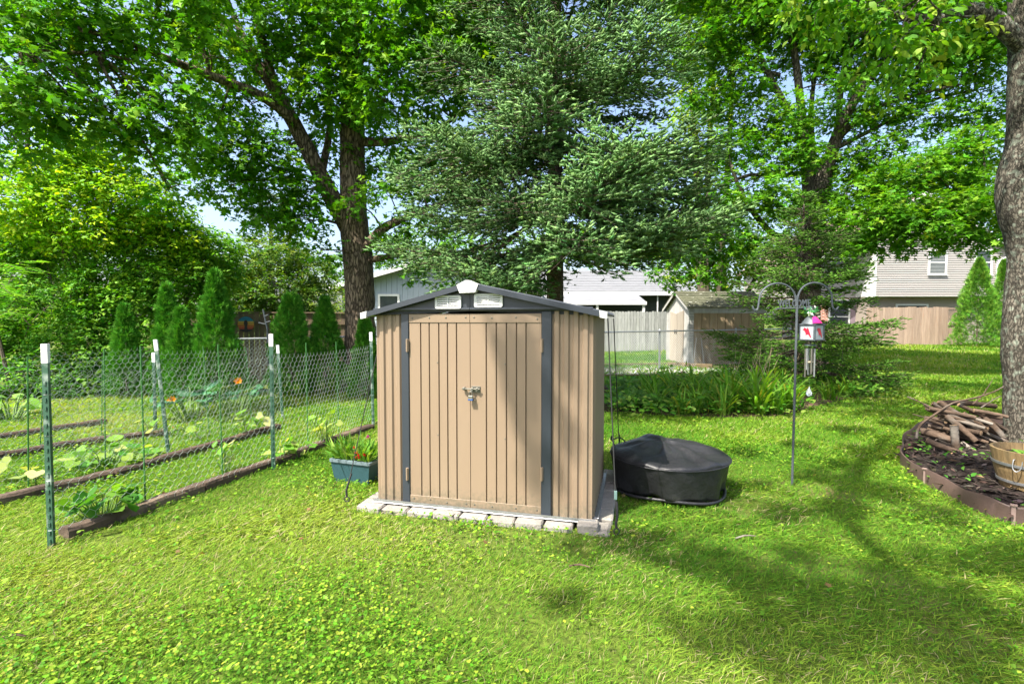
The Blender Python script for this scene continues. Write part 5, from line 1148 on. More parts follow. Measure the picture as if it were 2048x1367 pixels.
# brick wall of the set back wing
bm, nt, bb_, oo = _nt('red_brick'); n_ = nt.nodes; tc = n_.new('ShaderNodeTexCoord'); mp = n_.new('ShaderNodeMapping'); mp.inputs['Rotation'].default_value = (math.pi / 2, 0, 0)
br = n_.new('ShaderNodeTexBrick'); br.inputs['Scale'].default_value = 1.; br.inputs['Brick Width'].default_value = .23; br.inputs['Row Height'].default_value = .085; br.inputs['Mortar Size'].default_value = .011
br.inputs['Color1'].default_value = (.36, .10, .045, 1); br.inputs['Color2'].default_value = (.30, .085, .045, 1); br.inputs['Mortar'].default_value = (.55, .48, .42, 1); bb_.inputs['Roughness'].default_value = .9
nt.links.new(tc.outputs['Object'], mp.inputs[0]); nt.links.new(mp.outputs[0], br.inputs[0]); nt.links.new(br.outputs[0], bb_.inputs['Base Color'])
bp_ = n_.new('ShaderNodeBump'); bp_.inputs['Strength'].default_value = .6; bp_.inputs['Distance'].default_value = .01; nt.links.new(br.outputs['Fac'], bp_.inputs['Height']); bp_.invert = True; nt.links.new(bp_.outputs[0], bb_.inputs['Normal'])
BYw = TY + 1.43
mb = MB(); mb.box(LX, bx0 + .05, BYw - .03, BYw + .2, .1, hz(597, BYw)); mb.build('brick_wall', bm, th_)
mb = MB(); mb.box(LX, bx0 - .002, TY + 1.45, TY + 9, hz(597, BYw), ze - .2); mb.build('wing_core', SID, th_)
def wx(px): return hx(px, TY)
window(th_, wx(1851), wx(1888), hz(550, TY), hz(499, TY), TY - .03, blinds=True)
window(th_, wx(1943), wx(1978), hz(550, TY), hz(499, TY), TY - .03)
window(th_, wx(1806), wx(1872), .35, hz(607, TY), TY + .57, mid=False)
window(th_, hx(1655, BYw), hx(1698, BYw), hz(668, BYw), hz(598, BYw), BYw - .04, shut=[(hx(1699, BYw), hx(1712, BYw))])
window(th_, hx(1655, BYw), hx(1697, BYw), hz(558, BYw), hz(515, BYw), TY + 1.37, shut=[(hx(1698, BYw), hx(1708, BYw))])
for s_ in (-1, 1):
    xe = xpk + s_ * (abs(bx1 - xpk) + .45) if s_ > 0 else LX - .3; zz = zpk + .1 - abs(xe - xpk) * sl_
    mb = MB(); mb.prism([(xe, TY - .35, zz), (xpk, TY - .35, zpk + .1), (xpk, TY - .35, zpk - .06), (xe, TY - .35, zz - .16)], (0, 10, 0)); mb.build('roof_slope', mat('brown_shingle', (.22, .15, .12), (.16, .11, .09), rough=.9, scale=5, bump=.4), th_)
    mb = MB(); mb.prism([(xe, TY - .37, zz + .02), (xpk, TY - .37, zpk + .12), (xpk, TY - .37, zpk - .1), (xe, TY - .37, zz - .2)], (0, .018, 0)); mb.build('rake_board', FASC, th_)
mb = MB(); mb.tube([P(2030, 508, TY - .2), P(2000, 520, TY - .12), P(1994, 530, TY - .08)], .05, 8); mb.tube([P(1994, 530, TY - .08), (P(1994, 530, TY).x, TY - .08, .4)], .045, 8); mb.build('downspout', FASC, th_)
fx = thing('far_house', 'distant pinkish house corner glimpsed behind the right trees', 'house', (P(2040, 560, 40).x, 40, 0)); mb = MB(); x_ = P(2012, 560, 40).x; mb.box(x_, x_ + 9, 40, 46, 0, hz(525, 40)); mb.build('wall', mat('pink_wall', (.5, .36, .31), rough=.8), fx)
mb = MB(); mb.prism([(x_ - .5, 39.5, hz(524, 40)), (x_ - .5, 46.5, hz(524, 40)), (x_ - .5, 43, hz(480, 40))], (10, 0, 0)); mb.build('roof', ROOFG, fx)

# ------------------------------------------------------------------ trees
BARK1 = barkmat('maple_bark', (.26, .20, .14), (.145, .11, .08), None, zs=.25, scale=8, bump=1.)
BARKR = barkmat('grey_maple_bark', (.17, .145, .11), (.095, .08, .062), None, zs=.25, scale=8, bump=1.)
BARK2 = barkmat('spruce_bark', (.20, .15, .11), (.11, .08, .06), (.26, .25, .2), zs=.6, scale=14, bump=.8)
BARK3 = barkmat('lichen_bark', (.21, .185, .15), (.11, .10, .08), (.27, .30, .24), zs=.42, scale=13, bump=1.)
TWIGM = mat('twig_bark', (.11, .085, .062), (.07, .055, .04), rough=.95, scale=12, bump=.4, bscale=40)
def trunk(par, pts, rad, m, n=28, rough=.05, sub=6, name='trunk', flare=None):
    mb = MB(); mb.tube(pts, rad, n, sub=sub, caps=True); V = np.array(mb.v); k = len(V) // n
    for i in range(k):
        ring = V[i * n:(i + 1) * n]; c = ring.mean(0); d = ring - c; r = np.linalg.norm(d, axis=1, keepdims=True)
        nz = field(ring * np.array([1, 1, .3]), 9.)[:, None] * .5 + field(ring * np.array([1, 1, .6]), 22.)[:, None] * .3
        V[i * n:(i + 1) * n] = c + d * (1 + rough * nz)
    mb.v = [tuple(v) for v in V]; return mb.build(name, m, par, smooth=True)
MAPC = [(.060, .205, .010), (.09, .26, .013), (.13, .315, .018), (.20, .38, .028)]
# --- left maple
YM = 10.6; base = G(722, 641 + F * 1.5 / YM)
tm = thing('maple_tree', 'large maple with a thick forked trunk left of the spruce', 'tree', base)
pts = [P(722, 790, YM), P(721, 720, YM), P(720, 640, YM), P(718, 560, YM), P(713, 500, YM), P(708, 440, YM), P(706, 350, YM), P(705, 270, YM), P(703, 180, YM), P(700, 90, YM), P(697, 0, YM), P(690, -130, YM), P(680, -260, YM)]
trunk(tm, pts, [.46, .36, .31, .30, .30, .285, .265, .25, .215, .18, .15, .11, .05], BARK1, rough=.07)
wood = MB(); nodes = [p for p in pts[6:]]
for L in (([(697, 455), (652, 372), (612, 292), (576, 226), (546, 170), (502, 115), (456, 60), (420, 10), (395, -70)], 10.6, 9.6, .205, .06, 12),
          ([(592, 245), (530, 196), (460, 166), (392, 141), (330, 116), (292, 101), (230, 76), (160, 60)], 10.1, 7.1, .11, .03, 9),
          ([(300, 103), (240, 104), (190, 106), (110, 104), (40, 95)], 8.0, 6.8, .045, .015, 6),
          ([(548, 178), (520, 130), (480, 60), (455, 0), (440, -60)], 10.1, 10.4, .09, .04, 8), ([(552, 186), (525, 80), (505, 0), (495, -80)], 10.1, 9.2, .10, .05, 8),
          ([(640, 360), (660, 250), (650, 130), (640, 20)], 10.5, 11.2, .09, .04, 8),
          ([(726, 284), (780, 283), (822, 273), (862, 262), (905, 238), (945, 200)], 10.5, 9.6, .10, .03, 9),
          ([(734, 495), (765, 458), (800, 440), (855, 418), (905, 395)], 10.5, 10., .13, .035, 9), ([(740, 520), (785, 512), (842, 508), (880, 500)], 10.5, 9.9, .075, .025, 7),
          ([(702, 160), (740, 90), (800, 62), (865, 74), (925, 60)], 10.6, 9.4, .10, .03, 8), ([(698, 60), (650, -10), (600, -70)], 10.6, 9.4, .1, .04, 7), ([(420, 150), (400, 80), (370, 20), (350, -40)], 9.6, 9., .05, .02, 6)):
    nodes += limb_px(wood, *L[:5], n=L[5])
bl = [Bp(40, 30, 7.05, 0.61), Bp(140, 20, 7.25, 0.66), Bp(250, 20, 7.45, 0.62), Bp(350, 40, 7.45, 0.58), Bp(60, 120, 6.85, 0.49, 0.33), Bp(20, 210, 6.65, 0.49, 0.36), Bp(90, 215, 6.85, 0.49, 0.29), Bp(170, 225, 7.05, 0.45, 0.25), Bp(30, 280, 6.85, 0.41, 0.29),
      Bp(120, 160, 6.95, 0.37, 0.20), Bp(300, 220, 7.45, 0.50, 0.33), Bp(360, 180, 7.65, 0.46, 0.29), Bp(240, 250, 7.25, 0.41, 0.18), Bp(420, 110, 9.3, .6, .4), Bp(480, 30, 9.6, .75), Bp(590, 20, 9.8, .8), Bp(680, 40, 9.6, .8), Bp(560, 120, 10.2, .6, .5),
      Bp(640, 110, 10., .7), Bp(720, 110, 9.6, .75), Bp(790, 40, 9.2, .85), Bp(880, 30, 9., .85), Bp(970, 20, 8.9, .8), Bp(830, 120, 9.2, .75), Bp(920, 110, 9., .7), Bp(760, 190, 9.6, .65), Bp(850, 200, 9.5, .65), Bp(680, 190, 10., .6, .5), Bp(620, 180, 10., .5, .4),
      Bp(430, 260, 9.5, .6, .45), Bp(490, 300, 9.6, .65, .5), Bp(400, 320, 9.4, .55, .4), Bp(460, 370, 9.6, .6, .4), Bp(540, 340, 9.8, .6, .45), Bp(560, 410, 10., .55, .4), Bp(610, 440, 10., .45, .35), Bp(520, 430, 9.9, .45, .25), Bp(620, 380, 10., .4, .4), Bp(380, 250, 7.65, 0.37, 0.25),
      Bp(640, 500, 10.1, .35, .2), Bp(500, 210, 9.8, .45, .3), Bp(700, 400, 9.9, .32, .2), Bp(820, 330, 10., .55, .4), Bp(780, 390, 10.1, .5, .35), Bp(860, 280, 9.8, .5, .35), Bp(800, 480, 10.2, .45, .3), Bp(860, 540, 10.4, .5, .25), Bp(910, 330, 10., .5), Bp(960, 230, 9.8, .5), Bp(1000, 150, 9.6, .5),
      Bp(340, 380, 7.85, 0.33, 0.21), Bp(210, 110, 7.65, 0.42, 0.25), Bp(290, 160, 7.85, 0.42, 0.25), Bp(200, 180, 7.75, 0.33, 0.17), Bp(120, 90, 7.35, 0.41, 0.25), Bp(320, 290, 7.85, 0.42, 0.21), Bp(270, 310, 7.85, 0.33, 0.17), Bp(430, 190, 9.8, .45, .3), Bp(470, 130, 10.2, .5, .35), Bp(390, 60, 9.8, .6), Bp(650, 250, 11., .4, .25), Bp(580, 280, 11, .35, .25), Bp(760, 340, 11., .5, .4), Bp(740, 240, 11., .5, .4), Bp(900, 420, 11, .6, .5), Bp(840, 430, 11, .5, .4), Bp(960, 340, 11, .6, .5), Bp(680, 300, 10.6, .35, .3), Bp(770, 300, 10.6, .3, .2), Bp(600, 300, 10.8, .3, .2),
      Bp(380, -90, 7.45, 0.91), Bp(620, -110, 9.6, 1.2), Bp(850, -90, 9.2, 1.1), Bp(700, -250, 10.5, 1.4), Bp(450, -230, 10., 1.3)]
bl = [(c, (r[0], r[1] * .9, r[2])) for c, r in bl]
connect(wood, bl, nodes, .028, 5); wood.build('branches', TWIGM if False else BARK1, tm, smooth=True)
pos, out = sprays(bl, 9000, gap=-.95, gs=1.9, shell=.35); hk = len(pos) // 2; ix = rng.permutation(len(pos)); pos, out = pos[ix], out[ix]
V, T, C = join([leafy(pos[:hk], out[:hk], 7, .34, MAPLE, .115, MAPC, .17, [.3, .36, .24, .10], droop=.3, up=1., flat=.45), leafy(pos[hk:], out[hk:], 7, .34, MAPLE3, .115, MAPC, .17, [.3, .36, .24, .10], droop=.3, up=1., flat=.45)]); np_mesh('crown', V, T, LEAF, tm, cols=C)
# --- right maple
YR = 15.
tr = thing('maple_tree', 'wide maple behind the small spruce with many upright limbs', 'tree', (P(1612, 700, YR).x, YR, 0))
pts = [P(1612, 745, YR), P(1612, 660, YR), P(1614, 580, YR), P(1620, 490, YR), P(1630, 420, YR), P(1640, 370, YR), P(1652, 320, YR)]
trunk(tr, pts, [.52, .38, .35, .33, .33, .30, .2], BARKR, rough=.07, n=22)
wood = MB(); nodes = list(pts[3:])
for L in (([(1622, 440), (1612, 335), (1605, 250), (1598, 180), (1588, 100), (1570, 20), (1550, -60)], 15, 14.6, .18, .06, 9), ([(1636, 400), (1668, 290), (1702, 212), (1746, 150), (1792, 98), (1850, 30)], 15, 14., .22, .05, 9),
          ([(1646, 360), (1674, 262), (1682, 170), (1696, 90), (1700, 0)], 15, 15.4, .12, .05, 8), ([(1630, 350), (1622, 260), (1626, 180), (1640, 90)], 15, 15.6, .12, .04, 7), ([(1662, 290), (1740, 222), (1832, 190), (1922, 168)], 14.8, 13.4, .10, .03, 7),
          ([(1665, 300), (1740, 262), (1850, 205), (1950, 180)], 14.8, 14., .08, .03, 7), ([(1642, 470), (1690, 502), (1745, 488), (1792, 466), (1850, 474), (1900, 490)], 14.9, 12.8, .10, .03, 7), ([(1660, 440), (1760, 450), (1862, 438), (1920, 405), (1968, 384)], 15, 12.6, .09, .04, 7),
          ([(1612, 345), (1560, 352), (1500, 350), (1452, 368), (1420, 380)], 15, 14.4, .08, .03, 6), ([(1606, 500), (1548, 470), (1510, 430), (1482, 385), (1462, 330)], 15., 14.4, .12, .05, 7), ([(1500, 420), (1462, 392), (1430, 372)], 14.5, 14.2, .05, .02, 5), ([(1604, 270), (1560, 190), (1520, 110), (1500, 30)], 15, 15., .12, .05, 7), ([(1560, 150), (1480, 130), (1430, 100)], 15, 15, .06, .03, 6)):
    nodes += limb_px(wood, *L[:5], n=L[5])
bl = [Bp(x, y, Y, r, rz) for x, y, Y, r, rz in [(1400, 90, 15, .9, .7), (1480, 40, 15, 1., .8), (1580, 30, 14.6, 1., .8), (1680, 40, 14.5, 1., .8), (1790, 40, 14, 1., .8), (1900, 60, 13.6, 1., .8), (1980, 40, 13.4, .9, .8), (1500, 150, 15, .8, .6), (1600, 130, 15.4, .8, .6), (1700, 130, 15.2, .8, .5), (1830, 120, 14, .8, .6), (1940, 130, 13.6, .8, .6),
      (1420, 200, 15, .7, .5), (1520, 240, 15.2, .8, .5), (1460, 300, 15, .8, .5), (1560, 310, 14.6, .7, .5), (1690, 230, 14.6, .7, .4), (1780, 200, 14.4, .8, .5), (1760, 290, 14.4, .7, .35), (1860, 230, 14, .7, .35), (1960, 220, 13.8, .7, .5), (1980, 300, 13.8, .6, .5), (1700, 320, 14.8, .7, .5), (1500, 370, 14.4, .8, .5), (1420, 400, 14.4, .8, .5),
      (1560, 400, 14.2, .7, .5), (1460, 470, 14.4, .8, .5), (1540, 490, 14., .6, .4), (1700, 390, 14.4, .8, .45), (1790, 360, 13.8, .8, .35), (1880, 340, 13.4, .8, .35), (1960, 360, 13., .7, .35), (1740, 440, 14, .7, .4), (1820, 420, 13.4, .8, .35), (1910, 420, 12.9, .7, .35), (1970, 450, 12.8, .6, .35), (1690, 470, 14.4, .6, .3), (1770, 480, 13.6, .6, .25), (1850, 470, 13., .7, .28), (1930, 470, 12.8, .6, .22), (1800, 400, 12.8, .7, .3), (1860, 440, 12.4, .7, .28), (1940, 400, 12.4, .7, .3), (1990, 480, 12.4, .5, .2), (1760, 430, 13, .6, .3), (1720, 500, 13.6, .5, .16), (1830, 330, 13, .7, .3), (1900, 300, 13.2, .6, .3), (1960, 270, 13.2, .6, .3), (1990, 400, 13, .5, .4), (1380, 480, 14.6, .6, .5), (1340, 540, 14.8, .5, .3), (1410, 540, 14.6, .6, .35),
      (1620, 300, 14, .45, .3), (1600, 215, 14.2, .45, .3), (1660, 170, 14.2, .5, .3), (1640, 425, 14, .35, .25), (1580, 260, 14.4, .4, .3), (1400, -60, 15, 1.4, 1.), (1560, -100, 15, 1.6, 1.2), (1740, -100, 14.6, 1.6, 1.2), (1920, -80, 13.8, 1.4, 1.2)]]
connect(wood, bl, nodes, .03, 4); wood.build('branches', BARKR, tr, smooth=True)
pos, out = sprays(bl, 13500, gap=-.95, gs=1.5, shell=.35)
V, T, C = leafy(pos, out, 7, .42, MAPLE3, .15, [(.055, .190, .009), (.085, .245, .012), (.13, .30, .018), (.20, .37, .026)], .17, [.28, .36, .26, .10], droop=.3, flat=.4); np_mesh('crown', V, T, LEAF, tr, cols=C)
# --- foreground tree at the right frame edge
NY = 5.75
tn = thing('foreground_tree', 'thick lichen covered trunk at the right edge beside the firewood', 'tree', (6.1, NY, 0))
prof = [(960, 1985, .36), (905, 2001, .32), (860, 2004, .30), (780, 2005, .285), (690, 2000, .29), (600, 2007, .275), (520, 2012, .265), (470, 2006, .27), (430, 1996, .285), (380, 1988, .30), (335, 1992, .29), (290, 2006, .265), (220, 2012, .25), (120, 2014, .24), (0, 2014, .235), (-150, 2016, .23), (-300, 2020, .21), (-520, 2030, .16)]
pts = []; rad = []
for py, lx, r in prof: p = P(lx, py, NY); pts.append(Vector((p.x + r * 1.41, NY, p.z))); rad.append(r)
trunk(tn, pts, rad, BARK3, n=40, rough=.05, sub=5)
wood = MB(); nodes = [pts[-1], pts[-2], pts[-3], pts[-4]]
for q in ([pts[-2], Vector((4.8, 5.4, 7.6)), Vector((3.2, 5.3, 7.4)), Vector((1.9, 5.6, 7.2))], [pts[-3], Vector((5., 4.2, 7.4)), Vector((4., 2.8, 8.2))], [pts[-2], Vector((6.5, 7, 8)), Vector((6., 8.5, 8.6))], [pts[-2], Vector((7.4, 5, 8)), Vector((8.6, 4.6, 8.6))],
          [pts[-5], Vector((5.3, 5.7, 5.0)), Vector((4.8, 5.8, 4.95)), Vector((4.1, 5.9, 5.2))]):
    wood.tube(q, [.11, .08, .06, .03][:len(q)], 8, sub=4, wob=.04); nodes += q[1:]
nodes += limb_px(wood, [(2014, 60), (1975, 52), (1966, 20), (1964, -40)], 5.75, 5.8, .03, .015, 6); nodes += limb_px(wood, [(1970, 30), (1930, 34), (1880, 22), (1850, -10)], 5.7, 5.4, .018, .008, 5)
bl = [Bp(1560, -10, 5.6, .34, .2), Bp(1640, 10, 5.6, .36, .24), Bp(1720, 30, 5.5, .38, .26), Bp(1800, 60, 5.5, .38, .26), Bp(1860, 90, 5.6, .34, .24), Bp(1900, 30, 5.6, .34, .24), Bp(1770, 120, 5.6, .3, .2), Bp(1960, 10, 5.9, .3, .2), Bp(1680, -60, 5.5, .5, .3), Bp(1840, -60, 5.6, .5, .3), Bp(1830, 150, 5.8, .22, .15), Bp(1700, 90, 5.7, .24, .16)]
bl2 = [Bw(*b) for b in [(4.5, 5.6, 7.2, 1.1), (6, 4, 8., 1.2), (3., 5.8, 7.3, 1.), (5, 8, 8, 1.2), (7, 6, 9, 1.3), (4, 3.2, 8.4, 1.1), (1.9, 6.2, 7.6, .9), (7.5, 8, 8.4, 1.2), (8.6, 4.6, 8.6, 1.1), (5.4, 6.2, 9.6, 1.2)]]
connect(wood, bl, nodes, .02, 4); connect(wood, bl2, nodes, .035, 4); wood.build('branches', BARK3, tn, smooth=True)
c1 = [(.07, .22, .014), (.11, .28, .018), (.17, .34, .026), (.26, .38, .04)]
pos, out = sprays(bl, 300, gap=-2, shell=.2); A = leafy(pos, out, 7, .3, OVAL, .105, c1, .15, [.28, .34, .26, .12], droop=.55, flat=.55)
pos, out = sprays(bl2, 1900, gap=-.2, gs=1.2, shell=.3); B_ = leafy(pos, out, 6, .4, OVAL, .15, c1, .15, [.28, .34, .26, .12], droop=.4, flat=.5)
V, T, C = join([A, B_]); np_mesh('crown', V, T, LEAF, tn, cols=C)
# --- tree standing behind the viewer, whose limbs shade the right of the lawn and the shed's right door
def over(p, h):
    t = (h - p.z) / SUN.z; return p + SUN * t
sh = []; shd = []
for px, py, r in [(998, 660, .09), (1040, 655, .06), (1015, 715, .10), (1062, 700, .07), (1045, 790, .11), (1078, 770, .06), (1066, 860, .10), (1086, 930, .08), (1060, 960, .05), (1118, 690, .06), (1142, 760, .09), (1125, 850, .06), (1152, 900, .08), (1165, 700, .05), (1130, 970, .06)]: shd.append((over(P(px, py, 3.6), random.uniform(9.3, 10)), r))
for px, py, h, r in [(1180, 1088, 9.6, .18), (1260, 1080, 9.4, .2), (1340, 1095, 9.6, .22), (1110, 1185, 9.2, .10), (1140, 1200, 9.2, .08), (1430, 1125, 9.8, .2), (1500, 1140, 9.4, .24), (1570, 1190, 9.2, .25), (1490, 1225, 9.4, .16), (1400, 1255, 9, .1), (1690, 1195, 9.8, .26), (1640, 1260, 9.2, .2), (1550, 1275, 9.2, .14), (1770, 1240, 9.4, .24), (1870, 1210, 9.6, .22), (1910, 1275, 9., .18), (2000, 1230, 9.4, .26), (1590, 1330, 9, .12), (1480, 1310, 9, .1), (1780, 1155, 9.8, .16), (1890, 1120, 10, .2), (2040, 1120, 9.6, .3),
                     (1570, 1030, 10.2, .14), (1700, 1020, 10.2, .2), (1765, 985, 10.4, .26), (1870, 1030, 10, .2), (1640, 955, 10.6, .24), (1745, 905, 10.6, .34), (1840, 900, 10.4, .28), (1960, 940, 10.4, .38), (1900, 860, 10.8, .38), (1700, 860, 10.8, .3), (1500, 965, 10.6, .15), (1490, 905, 10.8, .18), (1600, 890, 10.6, .18), (1990, 1010, 10, .3), (1800, 850, 10.8, .3), (1620, 1120, 9.6, .16)]: sh.append((over(G(px, py), h), r))
ts = thing('shade_tree', 'tall leafy tree behind the viewer shading the lawn on the right', 'tree', (-4.2, -5.2, 0))
tp_ = [Vector((-4.2, -5.2, -.1)), Vector((-4.15, -5.1, 3)), Vector((-4, -4.8, 6)), Vector((-3.8, -4.4, 8.5)), Vector((-3.6, -4.2, 10.5))]
trunk(ts, tp_, [.5, .4, .33, .24, .12], BARK3, n=16); wood = MB(); nodes = list(tp_[2:])
for q in ([tp_[2], Vector((-3., -3.6, 8.2)), Vector((-1.8, -2.2, 9.3)), Vector((-.6, -1.2, 9.7))], [tp_[3], Vector((-3., -2.6, 9.6)), Vector((-2.6, -.8, 10.))], [tp_[3], Vector((-2, -3.2, 9.6)), Vector((-.2, -2.6, 9.6))], [Vector((-2.6, -.8, 10.)), Vector((-1.6, .4, 10.4)), Vector((-.6, 1.4, 10.6))]):
    wood.tube(q, [.13, .09, .06, .03][:len(q)], 7, sub=3); nodes += q[1:]
bl = [(c, (r * .8, r * .8, r * .7)) for c, r in sh]; bld = [(c, (r * .8,) * 3) for c, r in shd]; blx = [Bw(-4, -5.2, 11.5, 1.4), Bw(-5.5, -6, 10, 1.3), Bw(-5.2, -4.4, 9.5, 1.2), Bw(-3, -6.4, 10, 1.2)]
connect(wood, bl + blx, nodes, .022, 2); connect(wood, bld, nodes, .008, 0); wood.build('branches', BARK3, ts, smooth=True)
pos, out = sprays(bl, 1300, gap=-2.5, gs=2, shell=.1, power=1.9); A = leafy(pos, out, 5, .10, KITE, .10, c1, .15, [.28, .34, .26, .12], flat=.5)
pos, out = sprays(blx, 700, gap=-1); B_ = leafy(pos, out, 5, .4, KITE, .2, c1, .15, [.28, .34, .26, .12], flat=.5); pos, out = sprays(bld, 250, gap=-9, shell=.05, power=1.6); D_ = leafy(pos, out, 5, .05, KITE, .07, c1, .15, [.28, .34, .26, .12], flat=.5); V, T, C = join([A, B_, D_]); np_mesh('crown', V, T, LEAF, ts, cols=C)

# --- spruces
def spruce(label, base, H, prof, nb, tl, cols, w, trunk_r, seed, low=1.0, tmpl=SPRUCE, tipc=None, thick=.13, hide=9., width=.30, dr0=.30, gapr=False, step=.13, full=False, pitch=.62):
    """boughs set round the stem, each ending in a flattened fan of needle shoots"""
    r_ = np.random.default_rng(seed); base = Vector(base)
    t = thing('spruce_tree', label, 'tree', base); trunk(t, [base + Vector((0, 0, z)) for z in (-.1, .4, H * .2, H * .45, H * .75, H)], [trunk_r * 1.3, trunk_r * 1.1, trunk_r, trunk_r * .75, trunk_r * .4, .01], BARK2, n=18, rough=.05, sub=4)
    wood = MB(); PO, DI, LE, IN, BT = [], [], [], [], []
    hs = np.sort(low + (H - low) * r_.random(nb) ** 1.3)
    for i, h in enumerate(hs):
        R0 = np.interp(h, [p[0] for p in prof], [p[1] for p in prof]); R = R0 * (r_.uniform(.85, 1.1) if i % 3 else r_.uniform(.5, .8)); az = i * 2.39996 + r_.normal(0, .25)
        if full and i % 4 == 0: az = -math.pi / 2 + r_.normal(0, .7)
        u = Vector((math.cos(az), math.sin(az), 0)); sd = Vector((-u.y, u.x, 0)); f = h / H; droop = (dr0 - .55 * f) * R * r_.uniform(.7, 1.25) * (.35 if (gapr and u.x > .1 and h < 4.1) else 1)
        b0 = base + Vector((0, 0, h)); ph = r_.uniform(0, 6); bt = r_.uniform(.72, 1.3)
        def bp(s): return b0 + u * (R * s) + Vector((0, 0, -droop * s * (1.5 - .8 * s) * 1.2 + .10 * R * s ** 3)) + sd * (.05 * R * math.sin(2 * s + ph))
        wood.tube([bp(s) for s in (0, .3, .6, .95)], [max(.014, .017 * R), .012 * R, .008 * R, .003], 5, caps=False)
        for k in range(int(5 + 3 * R)):                       # bare inner twigs
            s = r_.uniform(.12, .6); p = bp(s); e = p + (u * r_.uniform(.2, .6) + sd * r_.normal(0, .7) + Vector((0, 0, r_.normal(-.25, .3)))) * (.12 * R + .12); wood.tube([p, e], [.005, .0015], 3, caps=False)
        keep = (1. if h < hide else .4) * (1 if u.y < .15 else .55); nb_ = max(4, int(R * .78 / step)); sh_ = max(pitch * tl, .04)
        for j in range(nb_ * 2 + 1):
            s = min(1., .24 + .76 * (j // 2 + r_.random() * .6) / nb_); sg = 1 if j % 2 else -1; p = bp(s); tg = (bp(min(1., s + .06)) - bp(s - .06)).normalized()
            if j == nb_ * 2: d = tg; L = tl * 2.5
            else:
                L = (width * R * math.sin(min(1., (s - .12) / .95) * math.pi) ** .7 * r_.uniform(.65, 1.2) + tl * 1.2)
                d = (tg * .72 + sd * sg * r_.uniform(.55, .95) + Vector((0, 0, r_.normal(-.12, .16)))).normalized()
            e = p + d * L + Vector((0, 0, -.10 * L)); wood.tube([p, e], [.006, .002], 3, caps=False)
            m = max(3, int(L / sh_)); side = d.cross(Vector((0, 0, 1))).normalized(); up = side.cross(d)
            for k in range(m + 1):
                q = (k + .5) / m
                if (s < .4 and q < .4 * (1 - s)) or r_.random() > keep: continue
                if k == m: td = d
                else: td = d * .8 + side * (1 if k % 2 else -1) * r_.uniform(.45, .85) + up * r_.normal(.16, .22)
                PO.append(p.lerp(e, min(q, 1.)) + up * float(r_.normal(0, thick * .25))); DI.append(td + Vector((r_.normal(0, .1), r_.normal(0, .1), r_.normal(.05, .12)))); LE.append(tl * r_.uniform(.7, 1.2) * (1.15 - .35 * q)); IN.append(.35 + .4 * s + .3 * q); BT.append(bt)
    wood.build('branches', BARK2, t, fixn=False)
    PO = np.array(PO); DI = np.array(DI); n = len(PO); C = pal(n, cols, .14, w) * np.array(BT)[:, None]
    if tipc is not None:
        k = np.clip((np.array(IN)[:, None] - .5) * 1.9, 0, 1) * r_.random((n, 1)) ** .7; C = C * (1 - k) + np.array(tipc) * k * np.array(BT)[:, None]
    V, T, C = scatter(tmpl, PO, DI, r_.normal(0, 1, (n, 3)), np.array(LE), C); np_mesh('crown', V, T, NEEDLE, t, cols=C); return n
sb = P(1110, 641, 8.9); sb.z = 0
k1 = spruce('tall blue green spruce rising behind the metal shed', sb, 12.5, [(0, 1.2), (1.9, 2.0), (2.6, 2.5), (3.6, 2.85), (5, 2.6), (7.4, 1.8), (10, 1.0), (12.5, .15)], 158, .15, [(.064, .165, .048), (.085, .20, .066), (.050, .138, .028), (.13, .23, .042)], [.36, .30, .20, .14], .15, 3, step=.088, full=True, pitch=.5, low=2.7, dr0=.62, gapr=True, tipc=(.24, .385, .15), hide=8., thick=.12, width=.30)
sb2 = P(1602, 641, 11.2); sb2.z = 0
k2 = spruce('small dark green spruce behind the iron hook pole', sb2, 4.35, [(0, 1.3), (.6, 1.8), (1.4, 1.75), (2.4, 1.25), (3.4, .65), (4.35, .05)], 95, .125, [(.055, .15, .018), (.078, .19, .022), (.115, .23, .028)], [.4, .38, .22], .075, 9, step=.062, pitch=.55, low=.4, tmpl=SPRUCE_S, thick=.06, tipc=(.13, .27, .04))
for px, py, Y, H, seed, lb in ((70, 700, 22., 13.5, 21, 'distant dark conifer at the far left'), (545, 700, 26., 8.2, 22, 'distant grey green conifer right of the lilac shrubs')):
    b = P(px, 641, Y); b.z = 0; spruce(lb, b, H, [(0, 2.2), (H * .3, H * .22), (H, .1)], 60, .42, [(.05, .11, .03), (.08, .14, .05)], [.5, .5], .2, seed, step=.5, low=1., tmpl=SPRUCE_S, hide=99)

